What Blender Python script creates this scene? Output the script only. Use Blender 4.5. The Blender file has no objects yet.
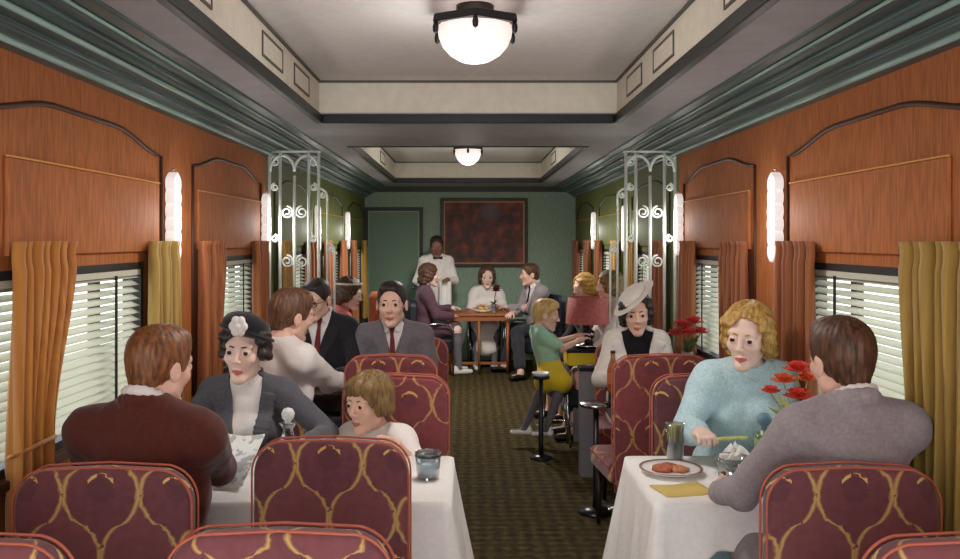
import bpy, bmesh, math, random
import numpy as np
from mathutils import Vector, Matrix
PI = math.pi
sc = bpy.context.scene
COL = sc.collection
random.seed(7)
H_EYE, FPX, VX, VY = 1.65, 850.0, 468.0, 240.0

def at(px, Y):                       # where a photo column falls at depth Y
    return (px - VX) * Y / FPX
def zt(py, Y):
    return H_EYE - (py - VY) * Y / FPX

# ------------------------------------------------------------------ materials
def lin(c):
    out = []
    for v in c:
        v = v / 255.0
        out.append(v / 12.92 if v <= 0.04045 else ((v + 0.055) / 1.055) ** 2.4)
    return (*out, 1.0)

MATS = {}
def mat(name, rgb, rough=0.7, noise=0.0, nscale=25.0, bump=0.0, bscale=300.0, metal=0.0,
        stretch=(1, 1, 1), rgb2=None, spec=0.35, sheen=0.0, emit=None, estr=0.0):
    if name in MATS:
        return MATS[name]
    m = bpy.data.materials.new(name)
    m.use_nodes = True
    nt = m.node_tree
    b = nt.nodes['Principled BSDF']
    b.inputs['Base Color'].default_value = lin(rgb)
    b.inputs['Roughness'].default_value = rough
    b.inputs['Metallic'].default_value = metal
    b.inputs['Specular IOR Level'].default_value = spec
    if sheen:
        b.inputs['Sheen Weight'].default_value = sheen
    if emit:
        b.inputs['Emission Color'].default_value = lin(emit)
        b.inputs['Emission Strength'].default_value = estr
    if noise or bump:
        tc = nt.nodes.new('ShaderNodeTexCoord')
        mp = nt.nodes.new('ShaderNodeMapping')
        mp.inputs['Scale'].default_value = stretch
        nt.links.new(tc.outputs['Object'], mp.inputs['Vector'])
    if noise:
        n = nt.nodes.new('ShaderNodeTexNoise')
        n.inputs['Scale'].default_value = nscale
        n.inputs['Detail'].default_value = 4
        nt.links.new(mp.outputs[0], n.inputs['Vector'])
        r = nt.nodes.new('ShaderNodeValToRGB')
        c = lin(rgb)
        c2 = lin(rgb2) if rgb2 else tuple(x * (1 + noise) for x in c[:3]) + (1,)
        c1 = c if rgb2 else tuple(x * (1 - noise) for x in c[:3]) + (1,)
        r.color_ramp.elements[0].position = 0.35
        r.color_ramp.elements[1].position = 0.65
        r.color_ramp.elements[0].color = c1
        r.color_ramp.elements[1].color = c2
        nt.links.new(n.outputs['Fac'], r.inputs['Fac'])
        nt.links.new(r.outputs['Color'], b.inputs['Base Color'])
    if bump:
        n2 = nt.nodes.new('ShaderNodeTexNoise')
        n2.inputs['Scale'].default_value = bscale
        nt.links.new(mp.outputs[0], n2.inputs['Vector'])
        bp = nt.nodes.new('ShaderNodeBump')
        bp.inputs['Strength'].default_value = bump
        bp.inputs['Distance'].default_value = 0.002
        nt.links.new(n2.outputs['Fac'], bp.inputs['Height'])
        nt.links.new(bp.outputs[0], b.inputs['Normal'])
    MATS[name] = m
    return m

class NX:                              # little helper for maths in node trees
    def __init__(s, nt): s.nt = nt
    def m(s, op, *a):
        n = s.nt.nodes.new('ShaderNodeMath'); n.operation = op
        for i, v in enumerate(a):
            if isinstance(v, (int, float)): n.inputs[i].default_value = v
            else: s.nt.links.new(v, n.inputs[i])
        return n.outputs[0]
    def mix(s, f, a, b):
        n = s.nt.nodes.new('ShaderNodeMix'); n.data_type = 'RGBA'
        for i, v in ((0, f), (6, a), (7, b)):
            if isinstance(v, (tuple, int, float)): n.inputs[i].default_value = v
            else: s.nt.links.new(v, n.inputs[i])
        return n.outputs[2]

VOFF = -0.157
def upholstery(name, base, dark, yellow, ph=0.0):
    m = bpy.data.materials.new(name); m.use_nodes = True
    nt = m.node_tree; b = nt.nodes['Principled BSDF']; x = NX(nt)
    b.inputs['Roughness'].default_value = 0.85
    b.inputs['Sheen Weight'].default_value = 0.25
    tc = nt.nodes.new('ShaderNodeTexCoord')
    sp = nt.nodes.new('ShaderNodeSeparateXYZ')
    nt.links.new(tc.outputs['Object'], sp.inputs[0])
    nz = nt.nodes.new('ShaderNodeTexNoise'); nz.inputs['Scale'].default_value = 45; nz.inputs['Detail'].default_value = 5
    nt.links.new(tc.outputs['Object'], nz.inputs['Vector'])
    nf = nz.outputs['Fac']
    wob = x.m('MULTIPLY', x.m('SUBTRACT', nf, 0.5), 0.02)
    u = x.m('ADD', x.m('DIVIDE', x.m('ADD', sp.outputs[0], wob), 0.21), 0.5 + ph)
    v = x.m('DIVIDE', x.m('ADD', x.m('ADD', sp.outputs[2], x.m('MULTIPLY', sp.outputs[1], 0.9)), x.m('ADD', wob, VOFF)), 0.34)
    fu = x.m('ABSOLUTE', x.m('SUBTRACT', x.m('FRACT', u), 0.5))       # 0..0.5
    s = x.m('SINE', x.m('MULTIPLY', v, 2 * PI))
    s = x.m('MULTIPLY', x.m('SIGN', s), x.m('POWER', x.m('ABSOLUTE', s), 0.6))
    s3 = x.m('SINE', x.m('MULTIPLY', v, 4 * PI))
    curve = x.m('ADD', x.m('MULTIPLY', s, 0.235), 0.25)
    d = x.m('ABSOLUTE', x.m('SUBTRACT', fu, curve))
    line = x.m('SUBTRACT', 1.0, x.m('SMOOTH_MIN', x.m('DIVIDE', d, 0.042), 1.0, 0.2))
    line = x.m('MAXIMUM', line, 0.0)
    brk = x.m('GREATER_THAN', nf, 0.36)
    line = x.m('MULTIPLY', line, brk)
    # small flower crown in the middle of each ogee
    vv = x.m('SUBTRACT', x.m('FRACT', x.m('ADD', v, 0.02)), 0.5)
    du = x.m('MULTIPLY', fu, 0.21)
    dv = x.m('MULTIPLY', x.m('SUBTRACT', vv, -0.07), 0.34)
    arch = x.m('SUBTRACT', dv, x.m('MULTIPLY', x.m('MULTIPLY', du, du), -16.0))
    crown = x.m('MULTIPLY', x.m('LESS_THAN', x.m('ABSOLUTE', arch), 0.0055), x.m('LESS_THAN', du, 0.036))
    crown = x.m('MULTIPLY', crown, x.m('GREATER_THAN', nf, 0.45))
    lead = x.m('MAXIMUM', x.m('MULTIPLY', line, 0.85), crown)
    nz2 = nt.nodes.new('ShaderNodeTexNoise'); nz2.inputs['Scale'].default_value = 38; nz2.inputs['Detail'].default_value = 4
    nt.links.new(tc.outputs['Object'], nz2.inputs['Vector'])
    bu, bv = x.m('DIVIDE', du, 0.042), x.m('DIVIDE', x.m('ADD', dv, 0.045), 0.036)
    blot = x.m('LESS_THAN', x.m('ADD', x.m('ADD', x.m('MULTIPLY', bu, bu), x.m('MULTIPLY', bv, bv)), x.m('MULTIPLY', nf, 2.6)), 2.1)
    inside = x.m('GREATER_THAN', curve, fu)
    f1 = x.m('MULTIPLY', x.m('ADD', x.m('MULTIPLY', inside, 0.35), nz2.outputs['Fac']), 0.8)
    col = x.mix(f1, lin(base), lin(dark))
    col = x.mix(x.m('MULTIPLY', blot, 0.38), col, lin((74, 42, 50)))
    col = x.mix(lead, col, lin(yellow))
    nt.links.new(col, b.inputs['Base Color'])
    MATS[name] = m
    return m

UPH = upholstery('plum_upholstery', (134, 74, 76), (92, 48, 56), (216, 178, 102))
UPH2 = upholstery('red_upholstery', (146, 68, 68), (104, 44, 50), (210, 166, 98), 0.3)
PIPING = mat('rust_piping', (184, 98, 76), 0.7)
WALLM = mat('rust_brown_wall_paint', (172, 102, 54), 0.7, 0.22, 90, stretch=(1, 1, 0.10))
WALLG = mat('olive_green_wall_paint', (104, 112, 62), 0.6, 0.14, 30, stretch=(1, 1, 0.3))
ENDM = mat('sage_green_wall_paint', (140, 160, 138), 0.6, 0.12, 70, stretch=(1, 1, 0.2))
DARKM = mat('dark_brown_moulding', (70, 36, 20), 0.5)
GOLDM = mat('gold_line', (216, 152, 66), 0.45, metal=0.0)
TEAL = mat('dark_teal_cornice_paint', (74, 94, 92), 0.36, 0.25, 18, stretch=(1, 0.08, 1), spec=0.6)
TEALL = mat('pale_teal_bead', (146, 174, 164), 0.35, 0.2, 20, stretch=(1, 0.1, 1), spec=0.6)
SOFFIT = mat('grey_soffit_paint', (168, 170, 174), 0.6, 0.06, 8)
CREAM = mat('cream_ceiling_paint', (228, 222, 206), 0.8, 0.04, 20)
CEILM = mat('pale_grey_ceiling_paint', (226, 224, 222), 0.85, 0.03, 20)
BLACKT = mat('black_trim', (34, 38, 36), 0.45)
GREYL = mat('thin_grey_line', (96, 92, 88), 0.6)
WHITEI = mat('white_painted_iron', (226, 236, 228), 0.45)
SLAT = mat('white_blind_slat', (206, 204, 186), 0.6)
TAPE = mat('dark_ladder_tape', (38, 36, 36), 0.8)
FRAMEM = mat('dark_window_frame', (48, 44, 44), 0.5)
CLOTH = mat('white_table_linen', (238, 234, 228), 0.85, 0.03, 60, bump=0.15, bscale=400)
WOODD = mat('dark_wood', (44, 30, 26), 0.4)
WOODR = mat('reddish_wood', (156, 92, 50), 0.45, 0.2, 12, stretch=(8, 1, 1))
CHROME = mat('chrome', (205, 205, 210), 0.18, metal=1.0)
IRON = mat('black_lacquer', (24, 24, 28), 0.3)
GREYP = mat('grey_paint', (120, 116, 118), 0.5)
NAVY = mat('dark_navy_leather', (34, 34, 46), 0.5)
LEATH = mat('brown_leather', (158, 80, 40), 0.5, 0.2, 30)
SKIN = mat('fair_skin', (226, 182, 160), 0.55)
SKINP = mat('pale_skin', (230, 196, 180), 0.55)
SKINB = mat('brown_skin', (136, 96, 76), 0.5)
LIPR = mat('red_lips', (190, 104, 96), 0.5)
LIPN = mat('natural_lips', (180, 112, 100), 0.5)
LIPB = mat('brown_lips', (96, 52, 46), 0.5)
EYEW = mat('eye_white', (206, 192, 184), 0.3)
IRIS = mat('dark_iris', (34, 26, 24), 0.3)

def glassy(name, tint, rough=0.03, mixf=0.75):
    m = bpy.data.materials.new(name); m.use_nodes = True
    nt = m.node_tree; nt.nodes.remove(nt.nodes['Principled BSDF'])
    out = nt.nodes['Material Output']
    t = nt.nodes.new('ShaderNodeBsdfTransparent'); t.inputs[0].default_value = lin(tint)
    g = nt.nodes.new('ShaderNodeBsdfGlossy'); g.inputs['Roughness'].default_value = rough
    fr = nt.nodes.new('ShaderNodeLayerWeight'); fr.inputs['Blend'].default_value = 1 - mixf
    mx = nt.nodes.new('ShaderNodeMixShader')
    nt.links.new(fr.outputs['Facing'], mx.inputs[0])
    nt.links.new(t.outputs[0], mx.inputs[1]); nt.links.new(g.outputs[0], mx.inputs[2])
    nt.links.new(mx.outputs[0], out.inputs['Surface'])
    MATS[name] = m
    return m
PANE = glassy('window_glass', (238, 244, 246), 0.02, 0.9)
GLASS = glassy('clear_glass', (224, 230, 232), 0.05, 0.62)
GREENG = glassy('pale_green_glass', (176, 206, 176), 0.06, 0.62)

# ------------------------------------------------------------------ mesh helpers
def link(name, me, parent=None):
    o = bpy.data.objects.new(name, me); COL.objects.link(o)
    if parent is not None: o.parent = parent
    return o
def finish(name, bm, m, parent=None, smooth=False, bevel=0.0, seg=2):
    bmesh.ops.recalc_face_normals(bm, faces=bm.faces)
    me = bpy.data.meshes.new(name); bm.to_mesh(me); bm.free()
    for mm in (m if isinstance(m, (list, tuple)) else [m]): me.materials.append(mm)
    if smooth:
        me.polygons.foreach_set('use_smooth', [True] * len(me.polygons))
    o = link(name, me, parent)
    if bevel:
        md = o.modifiers.new('b', 'BEVEL'); md.width = bevel; md.segments = seg; md.limit_method = 'ANGLE'; md.angle_limit = 0.6
        if not smooth: 
            me.polygons.foreach_set('use_smooth', [True] * len(me.polygons)); md.harden_normals = True
    return o
def thing(name, label, cat, loc=(0, 0, 0), yaw=0.0, group=None):
    o = bpy.data.objects.new(name, None); COL.objects.link(o)
    o.empty_display_size = 0.1
    o.location = loc; o.rotation_euler = (0, 0, -math.radians(yaw))
    return tag(o, label, cat, group)
def tag(o, label, cat, group=None):
    o['label'] = label; o['category'] = cat
    if group: o['group'] = group
    return o
def struct(o): o['kind'] = 'structure'; return o
def copy_tree(o, parent=None):
    c = o.copy(); COL.objects.link(c)
    if parent is not None: c.parent = parent
    for ch in list(o.children): copy_tree(ch, c)
    return c
def box(bm, x0, y0, z0, x1, y1, z1, mi=0):
    v = [bm.verts.new(p) for p in ((x0, y0, z0), (x1, y0, z0), (x1, y1, z0), (x0, y1, z0), (x0, y0, z1), (x1, y0, z1), (x1, y1, z1), (x0, y1, z1))]
    for f in ((3, 2, 1, 0), (4, 5, 6, 7), (0, 1, 5, 4), (1, 2, 6, 5), (2, 3, 7, 6), (3, 0, 4, 7)):
        fc = bm.faces.new([v[i] for i in f]); fc.material_index = mi
def bx(name, m, parent, *c, bevel=0.0):
    bm = bmesh.new(); box(bm, *c); return finish(name, bm, m, parent, bevel=bevel)
def tube(bm, pts, r, seg=8, closed=False, r2=None):
    pts = [Vector(p) for p in pts]; n = len(pts); rings = []
    prev = None
    for i, p in enumerate(pts):
        a = pts[(i - 1) % n] if (closed or i > 0) else p
        b = pts[(i + 1) % n] if (closed or i < n - 1) else p
        t = (b - a).normalized()
        if prev is None:
            up = Vector((0, 0, 1)) if abs(t.z) < 0.9 else Vector((1, 0, 0))
            u = t.cross(up).normalized()
        else:
            u = (prev - t * prev.dot(t)).normalized()
        prev = u; w = t.cross(u)
        rr = r if r2 is None else r + (r2 - r) * i / max(1, n - 1)
        rings.append([bm.verts.new(p + (u * math.cos(2 * PI * k / seg) + w * math.sin(2 * PI * k / seg)) * rr) for k in range(seg)])
    for i in range(n if closed else n - 1):
        A, B = rings[i], rings[(i + 1) % n]
        for k in range(seg):
            bm.faces.new((A[k], A[(k + 1) % seg], B[(k + 1) % seg], B[k]))
    if not closed:
        bm.faces.new(rings[0][::-1]); bm.faces.new(rings[-1])
def tb(name, m, parent, pts, r, seg=8, closed=False, r2=None):
    bm = bmesh.new(); tube(bm, pts, r, seg, closed, r2); return finish(name, bm, m, parent, smooth=True)
def lathe(bm, prof, c=(0, 0, 0), seg=24, mi=0):
    rings = []
    for r, z in prof:
        if r < 1e-5: rings.append([bm.verts.new((c[0], c[1], c[2] + z))])
        else: rings.append([bm.verts.new((c[0] + r * math.cos(2 * PI * k / seg), c[1] + r * math.sin(2 * PI * k / seg), c[2] + z)) for k in range(seg)])
    for A, B in zip(rings, rings[1:]):
        for k in range(seg):
            k2 = (k + 1) % seg
            if len(A) == 1 and len(B) == 1: continue
            if len(A) == 1: f = bm.faces.new((A[0], B[k2], B[k]))
            elif len(B) == 1: f = bm.faces.new((A[k], A[k2], B[0]))
            else: f = bm.faces.new((A[k], A[k2], B[k2], B[k]))
            f.material_index = mi
def lt(name, m, parent, prof, c=(0, 0, 0), seg=24):
    bm = bmesh.new(); lathe(bm, prof, c, seg); return finish(name, bm, m, parent, smooth=True)
def prism(bm, pts, axis, a0, a1):          # polygon pts (2D) swept along an axis
    def P(p, a):
        if axis == 'y': return (p[0], a, p[1])
        if axis == 'x': return (a, p[0], p[1])
        return (p[0], p[1], a)
    A = [bm.verts.new(P(p, a0)) for p in pts]; B = [bm.verts.new(P(p, a1)) for p in pts]
    bm.faces.new(A); bm.faces.new(B[::-1]); n = len(pts)
    for i in range(n): bm.faces.new((A[i], B[i], B[(i + 1) % n], A[(i + 1) % n]))
def arc(cx, cy, r, a0, a1, n):
    return [(cx + r * math.cos(math.radians(a0 + (a1 - a0) * i / n)), cy + r * math.sin(math.radians(a0 + (a1 - a0) * i / n))) for i in range(n + 1)]

# ------------------------------------------------------------------ the carriage
WS = {-1: 1.42, 1: 1.48}
W, YE, Y0, ZS, WB, ZT, ZC = 1.42, 11.7, -0.7, 2.38, 0.925, 2.64, 2.26
YG = 5.95
bays = [(2.40, 3.92), (4.37, 5.80), (6.22, 7.64), (8.12, 9.56), (10.02, 11.46)]
wins = [(2.44, 3.72), (4.55, 5.62), (6.40, 7.46), (8.30, 9.38), (10.2, 11.3)]
Z0W, Z1W = 0.92, 1.555

def carpet():
    m = bpy.data.materials.new('olive_brown_carpet'); m.use_nodes = True
    nt = m.node_tree; b = nt.nodes['Principled BSDF']; x = NX(nt)
    b.inputs['Roughness'].default_value = 0.95; b.inputs['Specular IOR Level'].default_value = 0.1
    tc = nt.nodes.new('ShaderNodeTexCoord'); sp = nt.nodes.new('ShaderNodeSeparateXYZ')
    nt.links.new(tc.outputs['Object'], sp.inputs[0])
    n1 = nt.nodes.new('ShaderNodeTexNoise'); n1.inputs['Scale'].default_value = 22; n1.inputs['Detail'].default_value = 6
    nt.links.new(tc.outputs['Object'], n1.inputs['Vector'])
    a = x.m('SINE', x.m('MULTIPLY', x.m('ADD', sp.outputs[0], sp.outputs[1]), 38.0))
    c = x.m('SINE', x.m('MULTIPLY', x.m('SUBTRACT', sp.outputs[0], sp.outputs[1]), 38.0))
    pt = x.m('MULTIPLY', x.m('ADD', x.m('MULTIPLY', a, c), 1.0), 0.5)
    f = x.m('MULTIPLY', x.m('ADD', x.m('MULTIPLY', pt, 0.32), n1.outputs['Fac']), 0.75)
    rp = nt.nodes.new('ShaderNodeValToRGB')
    e = rp.color_ramp.elements
    e[0].position = 0.3; e[0].color = lin((46, 39, 26)); e[1].position = 0.8; e[1].color = lin((106, 90, 58))
    k = e.new(0.52); k.color = lin((72, 62, 36))
    nt.links.new(f, rp.inputs['Fac']); nt.links.new(rp.outputs[0], b.inputs['Base Color'])
    return m
bm = bmesh.new(); box(bm, -WS[-1] - .1, Y0, -0.05, WS[1] + .1, YE + .1, 0.0)
struct(finish('floor', bm, carpet()))

def side_wall(s, name, y0, y1, m):
    bm = bmesh.new(); xa, xb = s * WS[s], s * (WS[s] + 0.09)
    x0, x1 = min(xa, xb), max(xa, xb)
    ws = [w for w in wins if w[0] >= y0 and w[1] <= y1]
    box(bm, x0, y0, 0, x1, y1, Z0W); box(bm, x0, y0, Z1W, x1, y1, 2.45)
    y = y0
    for w in ws:
        box(bm, x0, y, Z0W, x1, w[0], Z1W); y = w[1]
    box(bm, x0, y, Z0W, x1, y1, Z1W)
    return struct(finish(name, bm, m))
for s, n in ((-1, 'left'), (1, 'right')):
    side_wall(s, 'wall_' + n, Y0, YG, WALLM)
    side_wall(s, 'wall_' + n + '_lounge', YG, YE, WALLG)
bm = bmesh.new(); box(bm, -WS[-1] - .09, YE, 0, WS[1] + .09, YE + .1, 2.8)
struct(finish('wall_end', bm, ENDM))

# ceiling: soffits, two raised wells, beam between
wells = [(0.3, 5.28), (6.62, 10.75)]
bm = bmesh.new()
for s in (-1, 1):
    a, b_ = sorted((s * WB, s * (WS[s] + .09)))
    box(bm, a, Y0, ZS, b_, YE, ZS + 0.06)
for y0, y1 in ((Y0, wells[0][0]), (wells[0][1], wells[1][0]), (wells[1][1], YE)):
    box(bm, -WB, y0, ZS, WB, y1, ZS + 0.06)
struct(finish('ceiling_soffit', bm, SOFFIT))
bm = bmesh.new()
for y0, y1 in wells: box(bm, -WB - .05, y0 - .05, ZT, WB + .05, y1 + .05, ZT + .05)
struct(finish('ceiling', bm, CEILM))
bm = bmesh.new()
for y0, y1 in wells:
    z0, z1 = ZS + .061, ZT - .001
    box(bm, -WB - .045, y0 - .045, z0, -WB, y1 + .045, z1); box(bm, WB, y0 - .045, z0, WB + .045, y1 + .045, z1)
    box(bm, -WB, y0 - .045, z0, WB, y0, z1); box(bm, -WB, y1, z0, WB, y1 + .045, z1)
struct(finish('ceiling_well_side', bm, CREAM))
k = 0
for y0, y1 in wells:
    bm = bmesh.new(); t, z0, z1 = .022, ZS - .008, ZS + .05       # dark lower moulding round the well
    box(bm, -WB - .02, y0, z0, -WB + t, y1, z1); box(bm, WB - t, y0, z0, WB + .02, y1, z1)
    box(bm, -WB + t, y0, z0, WB - t, y0 + t, z1); box(bm, -WB + t, y1 - t, z0, WB - t, y1, z1)
    k += 1; struct(finish('trim_%d' % k, bm, BLACKT, bevel=.008))
    bm = bmesh.new(); t, z0, z1 = .012, ZT - .014, ZT               # thin line at the top of the well
    box(bm, -WB, y0, z0, -WB + t, y1, z1); box(bm, WB - t, y0, z0, WB, y1, z1)
    box(bm, -WB + t, y0, z0, WB - t, y0 + t, z1); box(bm, -WB + t, y1 - t, z0, WB - t, y1, z1)
    k += 1; struct(finish('trim_%d' % k, bm, GREYL))

# stepped teal cornice along both walls
prof = [(1.42, 2.235), (1.385, 2.24), (1.375, 2.265), (1.345, 2.27), (1.335, 2.295), (1.30, 2.30), (1.285, 2.32), (1.25, 2.322),
        (1.235, 2.345), (1.20, 2.348), (1.185, 2.365), (1.13, 2.37), (1.12, 2.385), (1.42, 2.385)]
beads = [(1.385, 2.252, .011), (1.338, 2.283, .008), (1.288, 2.308, .010), (1.238, 2.334, .008), (1.185, 2.357, .006), (1.125, 2.377, .008)]
for s, n in ((-1, 'left'), (1, 'right')):
    bm = bmesh.new(); prism(bm, [(s * (x + WS[s] - W), z) for x, z in prof], 'y', Y0, YE)
    c = struct(finish('cornice_' + n, bm, TEAL))
    for j, (x, z, r) in enumerate(beads):
        struct(tb('cornice_bead', TEALL if j % 2 == 0 else TEAL, c, [(s * (x + WS[s] - W), Y0, z), (s * (x + WS[s] - W), YE, z)], r))
# top rail between the beam and the end wall
bm = bmesh.new(); box(bm, -WS[-1], YE - .03, 2.31, WS[1], YE, ZS); struct(finish('cornice_end', bm, BLACKT))

# arched wall panels, window heads, gold line
for s, n in ((-1, 'left'), (1, 'right')):
    for i, (y0, y1) in enumerate(bays):
        xw = s * (WS[s] - .004); ya = y0 + (.20 if i == 0 else .07); W_ = WS[s]; lounge = i >= 2
        h = 0.075
        pts = [(xw, y0, 0.85), (xw, y0, 1.5), (xw, y0, 2.035)]
        L = y1 - y0
        for q in range(1, 24):
            t = q / 24.0
            e = min(t, 1 - t) / 0.34
            e = 1.0 if e >= 1 else e * e * (3 - 2 * e)
            pts.append((xw, y0 + L * t, 2.035 + h * e))
        pts += [(xw, y1, 2.035), (xw, y1, 1.5), (xw, y1, 0.85)]
        k += 1; struct(tb('trim_%d' % k, mat('dark_olive_moulding', (52, 56, 34), .5) if lounge else DARKM, None, pts, .0095))
        k += 1
        a, b_ = sorted((s * W_, s * (W_ - .016)))
        bm = bmesh.new(); box(bm, a, ya, 1.60, b_, y1 - .05, 1.905)
        hd = struct(finish('trim_%d' % k, bm, WALLG if lounge else WALLM, bevel=.004))
        a, b_ = sorted((s * (W_ - .006), s * (W_ - .020)))
        struct(bx('gold_line', GOLDM, hd, a, ya, 1.905, b_, y1 - .05, 1.911))

# windows with blinds
def window(s, i, w, num):
    y0, y1 = w
    root = bpy.data.objects.new('window_%d' % num, None); COL.objects.link(root); struct(root)
    root.location = (s * WS[s], (y0 + y1) / 2, Z0W)
    hw, hh = (y1 - y0) / 2, Z1W - Z0W
    def sx(a, b_): return sorted((s * a, s * b_))
    bm = bmesh.new(); a, b_ = sx(.0, .08); t = .03
    box(bm, a, -hw, 0, b_, -hw + t, hh); box(bm, a, hw - t, 0, b_, hw, hh)
    box(bm, a, -hw + t, 0, b_, hw - t, t); box(bm, a, -hw + t, hh - t, b_, hw - t, hh)
    c0, c1 = sx(.05, .08); box(bm, c0, hw * .42, t, c1, hw * .42 + .05, hh - t)
    struct(finish('window_frame', bm, FRAMEM, root))
    a, b_ = sx(.062, .066); struct(bx('window_pane', PANE, root, a, -hw + t, t, b_, hw - t, hh - t))
    bl = bmesh.new(); z = .05
    while z < hh - .06:
        xi, xo = s * .004, s * .040                           # slats: low at the room side
        v = [bl.verts.new(p) for p in ((xi, -hw + .035, z), (xi, hw - .035, z), (xo, hw - .035, z + .017), (xo, -hw + .035, z + .017))]
        u = [bl.verts.new((q.co.x, q.co.y, q.co.z + .002)) for q in v]
        bl.faces.new(v); bl.faces.new(u[::-1])
        for j in range(4): bl.faces.new((v[j], v[(j + 1) % 4], u[(j + 1) % 4], u[j]))
        z += .0305
    b0 = struct(finish('blind_slat', bl, SLAT, root))
    a, b_ = sx(.002, .045); struct(bx('blind_headrail', SLAT, root, a, -hw + .032, hh - .055, b_, hw - .032, hh - .031))
    for q in (-.62, .55):
        a, b_ = sx(-.001, .001); struct(bx('blind_tape', TAPE, root, a, q * hw - .012, .03, b_, q * hw + .012, hh - .05))
    a, b_ = sx(-.03, .0); struct(bx('window_sill', DARKM, root, a, -hw - .04, -.03, b_, hw + .04, 0.0, bevel=.004))
num = 0
for s in (-1, 1):
    for i, w in enumerate(wins):
        num += 1; window(s, i, w, num)

# end door
d = bpy.data.objects.new('door_1', None); COL.objects.link(d); struct(d); d.location = (-1.0, YE, 0)
xl, xr, zd = -1.35 + 1.0 - .07, -.62 + 1.0, 2.10
bm = bmesh.new()
for a, b_, z0, z1 in ((xl, xl + .05, 0, zd), (xr - .05, xr, 0, zd), (xl + .05, xr - .05, zd - .05, zd)): box(bm, a, -.035, z0, b_, 0, z1)
struct(finish('door_frame', bm, BLACKT, d, bevel=.006))
bm = bmesh.new()
for a, b_, z0, z1 in ((xl + .05, xl + .065, 0.02, zd - .05), (xr - .065, xr - .05, 0.02, zd - .05), (xl + .065, xr - .065, zd - .065, zd - .05)): box(bm, a, -.03, z0, b_, -.005, z1)
struct(finish('door_bead', bm, mat('sage_bead', (150, 176, 150), .5), d))
struct(bx('door_panel', mat('sage_door', (116, 140, 118), .6, .08, 60), d, xl + .065, -.02, .02, xr - .065, 0, zd - .065))
struct(lt('door_handle', CHROME, d, [(0, -.02), (.014, -.02), (.02, 0), (.014, .02), (0, .02)], (xr - .13, -.04, 1.0), 12))
# ------------------------------------------------------------------ lamps, sconces, vents, screens, picture
def dome(label, X, Y, w, group):
    t = thing('ceiling_dome_lamp', label, 'ceiling lamp', (X, Y, ZT), 0, group)
    r = w / 2; n = 6; zr = -.09
    hexo = [(r * math.sin(2 * PI * q / n + PI), r * math.cos(2 * PI * q / n + PI)) for q in range(n)]
    bm = bmesh.new()
    A = [bm.verts.new((x, y, zr)) for x, y in hexo]; B = [bm.verts.new((x * .80, y * .80, zr)) for x, y in hexo]
    A2 = [bm.verts.new((x * .97, y * .97, zr + .035)) for x, y in hexo]; B2 = [bm.verts.new((x * .80, y * .80, zr + .035)) for x, y in hexo]
    for q in range(n):
        p = (q + 1) % n
        bm.faces.new((A[q], A[p], B[p], B[q])); bm.faces.new((A[q], A2[q], A2[p], A[p]))
        bm.faces.new((A2[q], B2[q], B2[p], A2[p])); bm.faces.new((B[q], B[p], B2[p], B2[q]))
    finish('rim', bm, IRON, t, bevel=.006)
    lt('canopy', mat('bronze', (70, 62, 56), .4, metal=.6), t, [(0, 0), (.08, 0), (.08, -.015), (.05, -.035), (.05, -.065), (.0, -.065)])
    R = r * .80
    lt('globe', LAMPG, t, [(0.051, -.066), (R * .93, -.066), (R * .98, zr), (R * .95, zr - .043), (R * .85, zr - .082), (R * .66, zr - .116), (R * .38, zr - .142), (R * .15, zr - .151), (0, zr - .153)], seg=36)
    for q in range(n):
        x, y = hexo[q]
        lt('rim_finial', IRON, t, [(0, -.05), (.011, -.04), (.013, -.02), (.008, 0), (0, 0)], (x * .93, y * .93, zr), 10)
    return t
LAMPG = mat('opal_glass_lit', (240, 226, 224), .3, emit=(255, 236, 228), estr=.5)
dome('large opal glass ceiling lamp with black six-sided rim above the dining tables', at(475, 3.6), 3.6, .405, 'dome ceiling lamps')
dome('small distant opal ceiling lamp in the second ceiling recess beyond the beam', 0.0, 8.5, .34, 'dome ceiling lamps')

SCON = mat('lit_white_sconce', (236, 232, 230), .4, emit=(255, 246, 240), estr=0.3)
def sconce(s, Y, label, group='scalloped wall sconces'):
    t = thing('wall_sconce', label, 'wall lamp', (s * WS[s], Y, 1.755), 0, group)
    bm = bmesh.new(); n = 6; hh, hw = .19, .042
    pts = []
    def side(sg):
        out = []
        for q in range(n):
            zc = -hh + (q + .5) * 2 * hh / n
            rr = hh / n
            for a in range(-75, 76, 25):
                out.append((sg * (hw - .008 + rr * .5 * math.cos(math.radians(a))), zc + rr * math.sin(math.radians(a))))
        return out
    R = side(1); L = side(-1)[::-1]
    top = [(hw * .5, hh + .012), (0, hh + .024), (-hw * .5, hh + .012)]
    bot = [(-hw * .5, -hh - .012), (0, -hh - .02), (hw * .5, -hh - .012)]
    a, b_ = sorted((0.012 * -s, .055 * -s))
    prism(bm, R + top + L + bot, 'x', a, b_)
    finish('shade', bm, SCON, t, bevel=.008)
    a, b_ = sorted((0.0, .012 * -s)); bx('backplate', CHROME, t, a, -.03, -.17, b_, .03, .17)
    lt('finial', CHROME, t, [(0, .012), (.008, .008), (.009, 0), (0, -.006)], (-s * .034, 0, .222), 10)
SL = ['white scalloped wall sconce above the maroon-jacketed man between tan curtain and arched panel',
      'white scalloped wall sconce just before the ironwork screen on the hat woman\'s side',
      'white scalloped wall sconce on green wall seen through the screen on the hat woman\'s side',
      'small far white wall sconce beside the green end door']
SR = ['white scalloped wall sconce above the blue-dressed woman on the brown wall',
      'white scalloped wall sconce just before the ironwork screen on the white-hatted woman\'s side',
      'white scalloped wall sconce on green wall seen through the screen over the white-hatted woman',
      'small far wall sconce on the olive wall on the picture\'s side, near the end wall']
for q, Y in enumerate((4.0, 5.84, 7.85, 9.8)): sconce(-1, Y, SL[q])
for q, Y in enumerate((4.0, 5.84, 7.85, 9.8)): sconce(1, Y, SR[q])

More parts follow.
